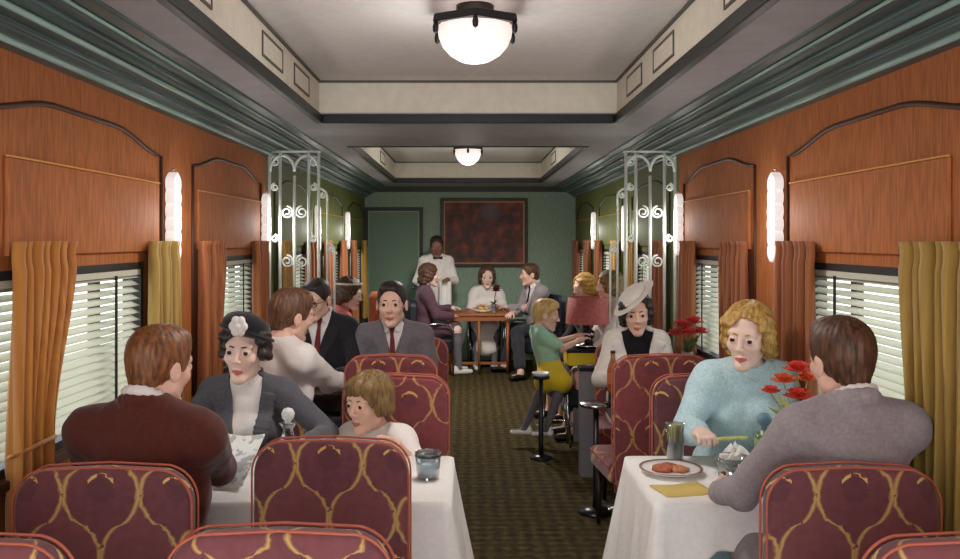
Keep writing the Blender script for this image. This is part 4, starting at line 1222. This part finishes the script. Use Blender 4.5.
# ---- garments
def surf(shape, p, d, n=260, step=.0018):
    """first point where a ray from p along d meets the garment"""
    P = np.array([p + d * step * i for i in range(n)], f32)
    D = evalf(shape, P[:, None, :], P, .02)[:, 0]
    k_ = np.argmax(D < 0)
    return P[k_] if D[k_] < 0 else None
def collar_ring(c, rad, r0, front_gap=50, drop=.02, lift=.0, tilt=.02):
    nb, up, r, tf = c['nb'], c['up'], c['r'], c['tf']; o = []; pts = []
    for a in range(-180 + front_gap, 181 - front_gap, 20):
        t = math.radians(a)
        fr = math.cos(t)                       # 1 at the back
        pts.append(nb + r * rad * math.sin(t) - tf * rad * math.cos(t) + up * (lift + tilt * fr))
    for a, b_ in zip(pts, pts[1:]): o.append(('+', EC(a, b_, r0, r0, up, 1.7), .008))
    return o, pts
def jacket(m, shirt=None, tie=None, V=.24, hw=.075, inf=.013, lapel=True, sleeve=.96, vest=None, lapm=None, shirt_neck=True):
    def fn(c):
        T, L, S, r, tf, up, nb, put, cell = c['T'], c['L'], c['S'], c['r'], c['tf'], c['up'], c['nb'], c['put'], c['cell']
        neckcut = ('-', EC(nb - up * .03, nb + up * .12 + tf * .012, c['nk'] + .010, c['nk'] + .014), .006)
        if shirt is not None:
            sh = c['torso'](.003) + ([] if sleeve < .97 else []) 
            cr, pts = collar_ring(c, c['nk'] + .009, .0085, 25, lift=.042 * S, tilt=.032)
            sh = [x for x in sh] + [('-', EC(nb + up * .085, nb + up * .2, c['nk'] + .03, c['nk'] + .05), .005)] + cr
            if shirt_neck:
                for sd in (-1, 1): sh.append(('+', EC(nb + tf * (c['nk'] + .008) + r * sd * .012 + up * .018, nb + tf * (c['nk'] + .022) + r * sd * .042 - up * .012, .009, .006, r, 1.5), .006))
            put('shirt', sh, shirt, cell)
        base = c['torso'](inf) + c['arm'](0, inf * .8, sleeve, .004) + c['arm'](1, inf * .8, sleeve, .004)
        base += [('+', EC(T(0, 0, -.04 * S), T(0, 0, .12 * S), .112 * S + inf + .010, .108 * S + inf, r, 1.36), .04)]
        cr, pts = collar_ring(c, c['nk'] + .020, .012, 62, lift=.022, tilt=.026)
        ap = T(0, 0, L - V * S)
        wedge = AND(HS(ap + tf * .02, -tf), HS(ap, nrm(r * (V) - up * hw)), HS(ap, nrm(-r * (V) - up * hw)))
        body = base + [neckcut] + cr + [('-', wedge, .004), (wrinkle(.0042, .62, 1.7), None, 0), (wrinkle(.0015, 2.1, .7), None, 0)]
        put('jacket', body, m, cell)
        if lapel:
            lp = []
            for sd in (-1, 1):
                prev = None
                for q in range(26):
                    t = q / 25.0
                    lat = sd * (.012 + (hw + .012) * t) * 1.0; hz = L - V * S + (V * S - .035 * S) * t
                    pnt = surf(base, T(lat + sd * .012, .35, hz), -tf)
                    if pnt is None: continue
                    wd = .010 + .016 * math.sin(PI * min(1, t * 1.05) * .62)
                    if prev is not None: lp.append(('+', EC(prev[0], pnt, .0075, .0075, r, 1 + prev[1] / .0075), .004))
                    prev = (pnt + tf * .002, wd)
            if lp: put('lapels', lp, lapm or m, min(cell, .006))
        if vest is not None:
            vs = c['torso'](.008)
            ap2 = T(0, 0, L - V * S + .07 * S)
            w2 = AND(HS(ap2 + tf * .02, -tf), HS(ap2, nrm(r * .2 - up * .07)), HS(ap2, nrm(-r * .2 - up * .07)))
            put('waistcoat', vs + [neckcut, ('-', w2, .003), ('&', HS(nb - up * .05, up), .003)], vest, cell)
        if tie is not None:
            tb_ = c['torso'](.009); tp = []
            k_ = nb + tf * (c['nk'] + .020) - up * .004
            tp.append(('+', EC(k_ + up * .012, k_ - up * .014, .014, .009, r, 1.4), .004)); prev = k_ - up * .014
            for q in range(1, 25):
                pnt = surf(tb_, T(0, .35, L - .045 * S - q * .0115 * S), -tf)
                if pnt is None: continue
                pnt = pnt + tf * .004; tp.append(('+', EC(prev, pnt, .006, .006, r, 2.0 + .11 * q), .004)); prev = pnt
            put('tie', tp, tie, min(cell, .005))
    return fn
def bowtie(c, m):
    k_ = c['nb'] + c['tf'] * (c['nk'] + .022); r = c['r']; up = c['up']
    c['put']('bow_tie', [('+', EC(k_ - r * .045, k_ - r * .008, .020, .008), .004), ('+', EC(k_ + r * .045, k_ + r * .008, .020, .008), .004), ('+', EC(k_ - r * .008, k_ + r * .008, .011), .004)], m, .005)
def blouse(m, inf=.010, sleeve=.98, neck=.012, puff=0.0, name='blouse', wr=.0035, vneck=None, trim=None, low=0.0):
    def fn(c):
        nb, up, tf, r = c['nb'], c['up'], c['tf'], c['r']
        sh = c['torso'](inf) + c['arm'](0, inf + puff, sleeve, .004) + c['arm'](1, inf + puff, sleeve, .004)
        if puff:
            for i in (0, 1):
                s_, e_, w_ = c['arms'][i]; sh.append(('+', EL(s_ + (e_ - s_) * .15, [.062 * c['S'] + puff * 2] * 3), .03))
        cr, pts = collar_ring(c, c['nk'] + neck, .010, 8 if not low else 30, lift=.022 - low, tilt=.010)
        sh += cr + [('-', EC(nb - up * (.02 + low), nb + up * .15 + tf * .012, c['nk'] + neck - .004, c['nk'] + neck + .03), .005)]
        if vneck:
            ap = c['T'](0, 0, c['L'] - vneck * c['S']); h_ = .05
            sh.append(('-', AND(HS(ap + tf * .02, -tf), HS(ap, nrm(r * vneck - up * h_)), HS(ap, nrm(-r * vneck - up * h_))), .004))
        sh.append((wrinkle(wr, .9, 4.1), None, 0))
        c['put'](name, sh, m, c['cell'])
        if trim is not None:
            for i in (0, 1):
                s_, e_, w_ = c['arms'][i]; t = min(1, sleeve * 2); q = s_ + (e_ - s_) * t; d_ = nrm(e_ - s_)
                c['put']('sleeve_trim', [('+', EC(q - d_ * .03, q + d_ * .0, .052 * c['S'] + inf + puff + .004), .004), ('&', HS(q + d_ * .002, d_), .002), ('&', HS(q - d_ * .03, -d_), .002)], trim, c['cell'])
    return fn
# ------------------------------------------------------------------ the people
def fab(name, c, n=.10, ns=90, b=.25, bs=500, r=.85): return mat(name, c, r, n, ns, bump=b, bscale=bs, sheen=.15, spec=.2)
MAROON = fab('maroon_wool', (86, 40, 31)); CHAR = fab('charcoal_wool', (88, 86, 92)); GREYS = fab('grey_suiting', (112, 104, 108)); LGREY = fab('light_grey_wool', (152, 142, 144))
WHITE = fab('white_cotton', (230, 222, 216), .03); DARKS = fab('black_suiting', (38, 36, 40)); PINK = fab('pink_cotton', (206, 104, 98), .18, 60); PURP = fab('dusky_purple_cloth', (96, 66, 78))
BLUE = fab('pale_blue_knit', (180, 206, 210), .13, 120, .5, 260); MINT = fab('mint_green_cotton', (158, 200, 170), .08); YEL = fab('yellow_cotton', (224, 190, 44), .08); CREAMC = fab('off_white_linen', (224, 214, 202), .04)
STOCK = fab('grey_stocking', (112, 106, 112)); TIER = fab('dark_red_tie', (112, 34, 36), .2, 80, r=.6); BLK = fab('black_cloth', (26, 24, 28)); REDT = fab('red_trim', (176, 72, 62)); TROU = fab('dark_trouser_cloth', (52, 50, 56))
SHOEB = mat('black_shoe', (30, 26, 26), .35); SHOEW = mat('white_shoe', (226, 220, 214), .5)
HRED = hairmat('auburn_hair', (92, 54, 30), (146, 94, 56)); HBLK = hairmat('black_hair', (30, 25, 24), (66, 54, 50)); HBRN = hairmat('dark_brown_hair', (58, 36, 26), (104, 70, 48)); HCH = hairmat('chestnut_hair', (78, 52, 38), (122, 84, 62))
HBLD = hairmat('golden_hair', (138, 100, 48), (204, 164, 88)); HOLV = hairmat('light_brown_hair', (88, 66, 36), (140, 108, 62)); HSND = hairmat('sandy_hair', (186, 146, 84), (222, 188, 124))

# 1 man in maroon, back to us
person('man in maroon jacket with auburn hair, seen from behind, eating at table', (-.985, 2.60, .545), (-.980, 2.70, 1.243), 8, 26, 8, hs=1.04, S=1.05,
       hands=((-1.13, 3.08, .80), (-.99, 3.06, .80)), elbows=((-.6, -.3, -.5), (.95, .15, -.4)), grip=((.5, None), (.5, None)), cell=.0048,
       top=jacket(MAROON, WHITE, TIER), hair='short', hairm=HRED, trousers=TROU, shoes=SHOEB)

# 2 woman with the black hat
def black_hat(c):
    a = math.radians(14); R = np.array([c['hr'] * math.cos(a) + c['hu'] * math.sin(a), c['hf'], c['hu'] * math.cos(a) - c['hr'] * math.sin(a)]); t = math.radians(12)
    R = np.array([R[0], R[1] * math.cos(t) + R[2] * math.sin(t), R[2] * math.cos(t) - R[1] * math.sin(t)])
    hs, Hd = c['hs'], c['Hd']
    c['put']('hat', [('+', EL(Hd(0, -.01, .070), [.112 * hs, .124 * hs, .018 * hs], R), .01), ('+', EL(Hd(0, .005, .098), [.090 * hs, .098 * hs, .055 * hs], R), .012), ('-', EL(Hd(0, -.01, .02), [.080 * hs, .10 * hs, .085 * hs], R), .004)], BLK, .004)
    fl = []
    for q in range(6):
        b = q * PI / 3
        fl.append(('+', EL(Hd(-.006 + .021 * math.cos(b), .112, .112 + .024 * math.sin(b)), [.016 * hs, .012 * hs, .018 * hs], c['HM']), .004))
    fl.append(('+', EL(Hd(-.006, .118, .112), [.013 * hs] * 3), .004))
    c['put']('hat_flower', fl, WHITE, .0035, 'white flower on the hat')
person('smiling woman in black hat with white flower and charcoal jacket facing the viewer', (-.985, 3.90, .545), (-.985, 3.76, 1.160), 180, 184, 2, 3, hs=1.13, S=.95, female=True, skin=SKINP, lips=LIPR,
       hands=((-.68, 3.52, .80), (-1.16, 3.50, .80)), elbows=((.8, .3, -.5), (-.7, .3, -.6)), cell=.0042, top=jacket(CHAR, WHITE, None, V=.60, hw=.072, shirt_neck=False, lapel=True), hair='hatwave', hairm=HBLK, skirt=(CHAR, .6), shoes=SHOEB, extras=(black_hat,), shw=.175)

# 3 child
person('dark-haired small child in white blouse looking sideways at the table', (-.425, 3.86, .52), (-.438, 3.78, .925), 196, 216, 4, 0, hs=1.06, S=.66, child=True, skin=SKIN, lips=LIPN,
       hands=((-.30, 3.56, .79), (-.56, 3.54, .79)), legs=(((-.36, 3.60, .53), (-.36, 3.57, .25), (0, -1, 0)), ((-.50, 3.60, .53), (-.50, 3.57, .25), (0, -1, 0))), cell=.0040, top=blouse(WHITE, .012, .62, .006, .010), hair='bowl', hairm=HOLV, skirt=(WHITE, .2), shoes=SHOEB)

# 4 man in the white shirt
person('man in white shirt with chestnut hair, turned away, leaning his elbow on dark table', (-1.04, 4.66, .545), (-.965, 4.64, 1.235), 40, 46, 8, -4, hs=1.18, S=1.12,
       hands=((-1.05, 5.17, .82), (-.74, 5.06, .80)), elbows=((-.6, -.2, -.6), (.55, -.15, -.9)), cell=.0056, top=blouse(WHITE, .014, .98, .010, name='shirt', wr=.005), hair='short', hairm=HCH, trousers=TROU, shoes=SHOEB)

# 5 dark suit with glasses
def glasses(c):
    bm = bmesh.new(); Hd = c['Hd']
    for sd in (-1, 1):
        tube(bm, [Hd(sd * .033 + .021 * math.cos(q * PI / 8), .106 - .25 * abs(.021 * math.cos(q * PI / 8) * sd + .0) * 0, .006 + .018 * math.sin(q * PI / 8)) - c['o3'] for q in range(16)], .0022 * c['hs'], 6, True)
        tube(bm, [Hd(sd * .054, .104, .010) - c['o3'], Hd(sd * .078, .08, .012) - c['o3'], Hd(sd * .086, .0, .010) - c['o3']], .002 * c['hs'], 6)
    tube(bm, [Hd(-.012, .108, .009) - c['o3'], Hd(0, .112, .012) - c['o3'], Hd(.012, .108, .009) - c['o3']], .002 * c['hs'], 6)
    finish('glasses', bm, IRON, c['root'], smooth=True)
person('man in black suit and dark glasses with slick black hair, looking down', (-1.02, 5.66, .545), (-.985, 5.52, 1.262), 176, 196, 14, 0, hs=1.08, S=1.04, skin=SKIN, hands=((-.84, 5.30, .80), (-1.10, 5.30, .80)), cell=.0062,
       top=jacket(DARKS, WHITE, TIER), hair='slick', hairm=HBLK, trousers=DARKS, shoes=SHOEB, extras=(glasses,))

# 6 grey suit, red tie
person('man in grey three-piece suit with dark red tie facing the viewer', (-.470, 5.68, .55), (-.497, 5.54, 1.232), 180, 182, 2, 0, hs=1.20, S=1.02, skin=SKIN, hands=((-.36, 5.34, .78), (-.62, 5.32, .78)), elbows=((.3, .3, -.8), (-.3, .3, -.8)), shw=.20, cell=.0056,
       top=jacket(GREYS, WHITE, TIER, V=.25, hw=.058, vest=GREYS), hair='slick', hairm=HBLK, trousers=GREYS, shoes=SHOEB)

# 7 pink dress
def headband(c):
    bm = bmesh.new()
    tube(bm, [c['Hd'](.088 * math.cos(q * PI / 10), -.014 + .104 * math.sin(q * PI / 10), .078 + .018 * math.sin(q * PI / 10)) - c['o3'] for q in range(20)], .0085, 8, True)
    finish('headband', bm, CREAMC, c['root'], smooth=True)
person('woman in pink dress with white headband in profile by the lounge window', (-1.06, 7.00, .535), (-.985, 7.0, 1.205), 78, 92, 12, hs=1.06, S=.98, female=True, skin=SKINP, lips=LIPR, cell=.0072, top=blouse(PINK, .012, .55, .008, .01), hair='bob', hairm=HBRN, skirt=(PINK, .55), shoes=SHOEB, extras=(headband,),
       hands=((-.62, 7.12, .66), (-.62, 6.90, .66)))

# 8 waiter
person('standing waiter in white jacket and black bow tie near the end wall', (-.44, 11.18, .90), (-.405, 11.02, 1.565), 165, 180, 12, hs=1.12, S=.94, skin=SKINB, lips=LIPB, legs='stand', cell=.0085, hands=((-.255, 10.90, 1.14), (-.55, 10.90, 1.06)), elbows=((.35, .25, -.8), (-.35, .2, -.8)),
       top=jacket(WHITE, WHITE, None, V=.20, hw=.05), hair='slick', hairm=HBLK, trousers=TROU, shoes=SHOEB, extras=(lambda c: bowtie(c, BLK),))
bm = bmesh.new(); n = 10; g = []
for j in range(n + 1):
    g.append([bm.verts.new((-.075 + .15 * i / n + .0, .02 * math.sin(i * 1.3 + j * .2) - .045, -.36 * j / n)) for i in range(n + 1)])
for j in range(n):
    for i in range(n): bm.faces.new((g[j][i], g[j][i + 1], g[j + 1][i + 1], g[j + 1][i]))
o = finish('serving_cloth', bm, CLOTH, None, smooth=True); md = o.modifiers.new('s', 'SOLIDIFY'); md.thickness = .006
o.location = (-.29, 10.93, 1.12); tag(o, 'white serving cloth hanging from the waiter\'s forearm', 'cloth')

# 9 purple woman
person('woman in dusky purple dress in profile, seated before the waiter', (-.56, 10.44, .535), (-.475, 10.40, 1.215), 76, 84, 2, hs=1.14, S=1.0, female=True, skin=SKINP, lips=LIPR, cell=.0085, hands=((-.22, 10.62, .80), (-.20, 10.40, .72)), top=blouse(PURP, .014, .97, .010, .006, vneck=.13), hair='bob', hairm=HBRN, skirt=(PURP, .35), shoes=SHOEW, legm=STOCK)

# 10 woman behind the card table
person('woman in white blouse with red trim seated behind the card table', (.225, 11.26, .53), (.248, 11.10, 1.165), 180, 178, 6, hs=1.16, S=.94, female=True, skin=SKINP, lips=LIPR, cell=.0085, hands=((.36, 10.93, .80), (.15, 10.92, .80)), elbows=((.4, .2, -.8), (-.4, .2, -.8)), top=blouse(WHITE, .012, .50, .010, .012, trim=REDT), hair='bob', hairm=HBRN, skirt=(WHITE, .62), shoes=SHOEW, legm=STOCK)

# 11 man at the card table
person('seated man in grey jacket with dark tie in profile at the card table', (.90, 10.66, .545), (.775, 10.62, 1.215), 244, 262, 4, hs=1.14, S=1.04, skin=SKIN, cell=.0085, hands=((.52, 10.72, .80), (.54, 10.48, .74)), top=jacket(LGREY, WHITE, BLK, V=.32, hw=.10), hair='slick', hairm=HBRN, trousers=TROU, shoes=SHOEB,
       legs=(((.60, 10.36, .52), (.62, 10.00, .09), (-.7, -.7, 0)), ((.58, 10.70, .53), (.46, 10.62, .09), (-1, -.2, 0))))

# 12 boy
person('blond boy in mint green shirt and yellow shorts reaching to the lamp table', (.672, 6.90, .605), (.632, 6.90, 1.040), 84, 92, 10, hs=1.02, S=.67, child=True, skin=SKIN, lips=LIPN, cell=.0062, hands=((.90, 7.0, .86), (.90, 6.86, .84)), elbows=((0, .3, -1), (.1, -.4, -1)), grip=((.4, None), (.5, None)),
       legs=(((.60, 6.64, .53), (.455, 6.80, .15), (-1, -.1, 0)), ((.74, 6.66, .53), (.62, 6.74, .15), (-1, -.1, 0))), top=blouse(MINT, .012, .34, .006), hair='short', hairm=HSND, legm=STOCK, shoes=SHOEW,
       extras=(lambda c: c['put']('shorts', [('+', EC(c['T'](0, 0, -.03), c['T'](0, 0, .07), .098, .090, c['r'], 1.25), .04)] + c['leg'](0, .022, .46, .02) + c['leg'](1, .022, .46, .02) + [(wrinkle(.004, 1, 5), None, 0)], YEL, .006),))

# 13, 14 the two half-hidden behind lamp and hat
person('blond woman in black dress behind the red lamp shade', (1.19, 8.0, .535), (1.092, 7.98, 1.205), 246, 254, 14, hs=1.0, S=.96, female=True, skin=SKIN, lips=LIPN, cell=.0078, top=blouse(BLK, .012, .97, .012), hair='wave', hairm=HBLD, skirt=(BLK, .6), shoes=SHOEB)
person('brown-haired person half hidden behind the white hat and screen', (1.27, 7.16, .535), (1.19, 7.15, 1.262), 262, 285, 6, hs=1.0, S=.96, female=True, skin=SKIN, lips=LIPN, cell=.0078, top=blouse(WHITE, .012, .97, .012), hair='bob', hairm=HOLV, skirt=(TROU, .6), shoes=SHOEB)

# 15 woman with the white hat
def white_hat(c):
    a = math.radians(38); R = np.array([c['hr'] * math.cos(a) - c['hu'] * math.sin(a), c['hf'], c['hu'] * math.cos(a) + c['hr'] * math.sin(a)]); t = math.radians(-4)
    R = np.array([R[0], R[1] * math.cos(t) + R[2] * math.sin(t), R[2] * math.cos(t) - R[1] * math.sin(t)])
    hs, Hd = c['hs'], c['Hd']; cc = Hd(.010, -.008, .086)
    L_ = lambda x, y, z: cc + hs * (x * R[0] + y * R[1] + z * R[2])
    c['put']('hat', [('+', EL(cc, [.148 * hs, .150 * hs, .0095 * hs], R), .006), ('+', EL(L_(0, 0, .022), [.088 * hs, .098 * hs, .038 * hs], R), .01), ('-', EL(L_(0, 0, -.035), [.078 * hs, .09 * hs, .06 * hs], R), .004)], CREAMC, .0046)
    bm = bmesh.new(); tube(bm, [L_(.090 * math.cos(q * PI / 12), .100 * math.sin(q * PI / 12), .016) - c['o3'] for q in range(24)], .008, 6, True)
    finish('hat_band', bm, WHITE, c['root'], smooth=True)
person('woman in tilted white wide-brimmed hat and white coat over black blouse', (1.10, 5.58, .54), (1.072, 5.42, 1.185), 186, 188, 10, -4, hs=1.12, S=.93, female=True, skin=SKIN, lips=LIPR, cell=.0055, hands=((1.18, 5.20, .80), (.885, 5.20, .80)), elbows=((.4, .3, -.8), (-.45, .1, -.9)),
       top=jacket(CREAMC, BLK, None, V=.42, hw=.105, inf=.020, lapel=True, shirt_neck=False, lapm=WHITE), hair='bob', hairm=HBLK, skirt=(BLK, .6), shoes=SHOEB, extras=(white_hat,))

# 16 woman in pale blue
def earring(c):
    bm = bmesh.new(); bmesh.ops.create_icosphere(bm, subdivisions=2, radius=.009); bmesh.ops.translate(bm, verts=bm.verts, vec=Vector(c['Hd'](-.084, .0, -.048) - c['o3']))
    finish('earring', bm, mat('pearl', (226, 214, 190), .25), c['root'], smooth=True)
person('woman in pale blue knitted dress with golden waved hair eating at the table', (1.165, 3.86, .55), (1.192, 3.62, 1.238), 190, 214, 8, 4, hs=1.12, S=.90, female=True, skin=SKINP, lips=LIPR, hands=((1.24, 3.40, .79), (.935, 3.43, .872)), elbows=((.4, .4, -.8), (-.40, .5, -.8)),
       grip=((.5, None), (1.15, (.1, .0, -1.0))), cell=.0042, top=blouse(BLUE, .014, .92, .008, .012, wr=.005), hair='wave', hairm=HBLD, skirt=(BLUE, .6), shoes=SHOEB, extras=(earring,), shw=.168)
o = tb('celery_stalk', mat('celery_green', (196, 196, 112), .6, .15, 60), None, [(-.075, 0, .0), (-.03, 0, .004), (.03, 0, .004), (.080, 0, 0)], .0085, 10, r2=.006)
o.location = (1.035, 3.375, .858); o.rotation_euler = (0, -.05, .1)
tag(o, 'pale green stalk of celery held in the blue-dressed woman\'s hand', 'food')

# 17 man in the grey jacket
person('man in light grey jacket with dark brown hair, seen from behind, hand raised over table', (1.135, 2.58, .55), (1.160, 2.64, 1.272), -4, -7, 4, 2, hs=1.07, S=.97, skin=SKIN, hands=((.865, 2.92, .785), (1.22, 3.06, .80)), elbows=((-.75, -.4, -1.0), (.2, -.3, -.8)), grip=((1.3, (.7, .4, -.2)), (.5, None)),
       cell=.0046, top=jacket(LGREY, WHITE, TIER), hair='short', hairm=HBRN, trousers=LGREY, shoes=SHOEB)

# pieces that belong to a part hang under that part
UNDER = {'piping': 'backrest', 'seat_piping': 'seat', 'hat_flower': 'hat', 'hat_band': 'hat', 'lapels': 'jacket', 'sleeve_trim': 'blouse', 'bottle_label': 'bottle_glass', 'bottle_cap': 'bottle_glass',
         'rim_finial': 'rim', 'plate_rim_band': 'plate_body', 'gilt_slip': 'frame', 'silver_band': 'glass_body', 'stopper': 'bottle_body', 'tieback': 'curtain_cloth', 'yellow_apron': 'tabletop', 'chrome_ring': 'lamp_base'}
base = lambda o: o.name.split('.')[0]
for o in list(COL.objects):
    if o.parent is not None and base(o) in UNDER:
        sib = [q for q in o.parent.children if base(q) == UNDER[base(o)]]
        if sib: o.parent = sib[0]

# ------------------------------------------------------------------ camera, daylight, lamps
cam = bpy.data.cameras.new('camera'); co = bpy.data.objects.new('camera', cam); COL.objects.link(co)
co.location = (0, 0, H_EYE); co.rotation_euler = (PI / 2, 0, 0)
cam.sensor_width = 36; cam.lens = 36 * FPX / 960
cam.shift_x = (480 - VX) / 960; cam.shift_y = (VY - 279.5) / 960
cam.clip_start = .05
sc.camera = co
w = bpy.data.worlds.new('daylight'); sc.world = w; w.use_nodes = True
bg = w.node_tree.nodes['Background']; bg.inputs[0].default_value = (.97, .98, 1.0, 1); bg.inputs[1].default_value = 2.6
def lamp(name, loc, power, rad, col=(1, .96, .92)):
    l = bpy.data.lights.new(name, 'POINT'); l.energy = power; l.shadow_soft_size = rad; l.color = col
    o = bpy.data.objects.new(name, l); COL.objects.link(o); o.location = loc
for y, e in ((3.6, 6.5), (8.5, 9)): lamp('dome_glow', (0, y, 2.31), e, .16)
for y, e in ((3.6, 32), (8.5, 105)):
    l = bpy.data.lights.new('dome_light', 'SPOT'); l.energy = e; l.spot_size = math.radians(172); l.spot_blend = .5; l.shadow_soft_size = .16; l.color = (1, .96, .92)
    o = bpy.data.objects.new('dome_light', l); COL.objects.link(o); o.location = (0, y, 2.33)
for s in (-1, 1):
    for Y in (4.05, 5.87, 7.85, 9.8): lamp('sconce_light', (s * (WS[s] - .10), Y, 1.755), 2.0, .06)
vs = sc.view_settings; vs.view_transform = 'Standard'; vs.look = 'None'; vs.exposure = 0.6; vs.gamma = 1; vs.use_curve_mapping = False
sc.cycles.use_denoising = True
sc.cycles.max_bounces = 8; sc.cycles.transparent_max_bounces = 16
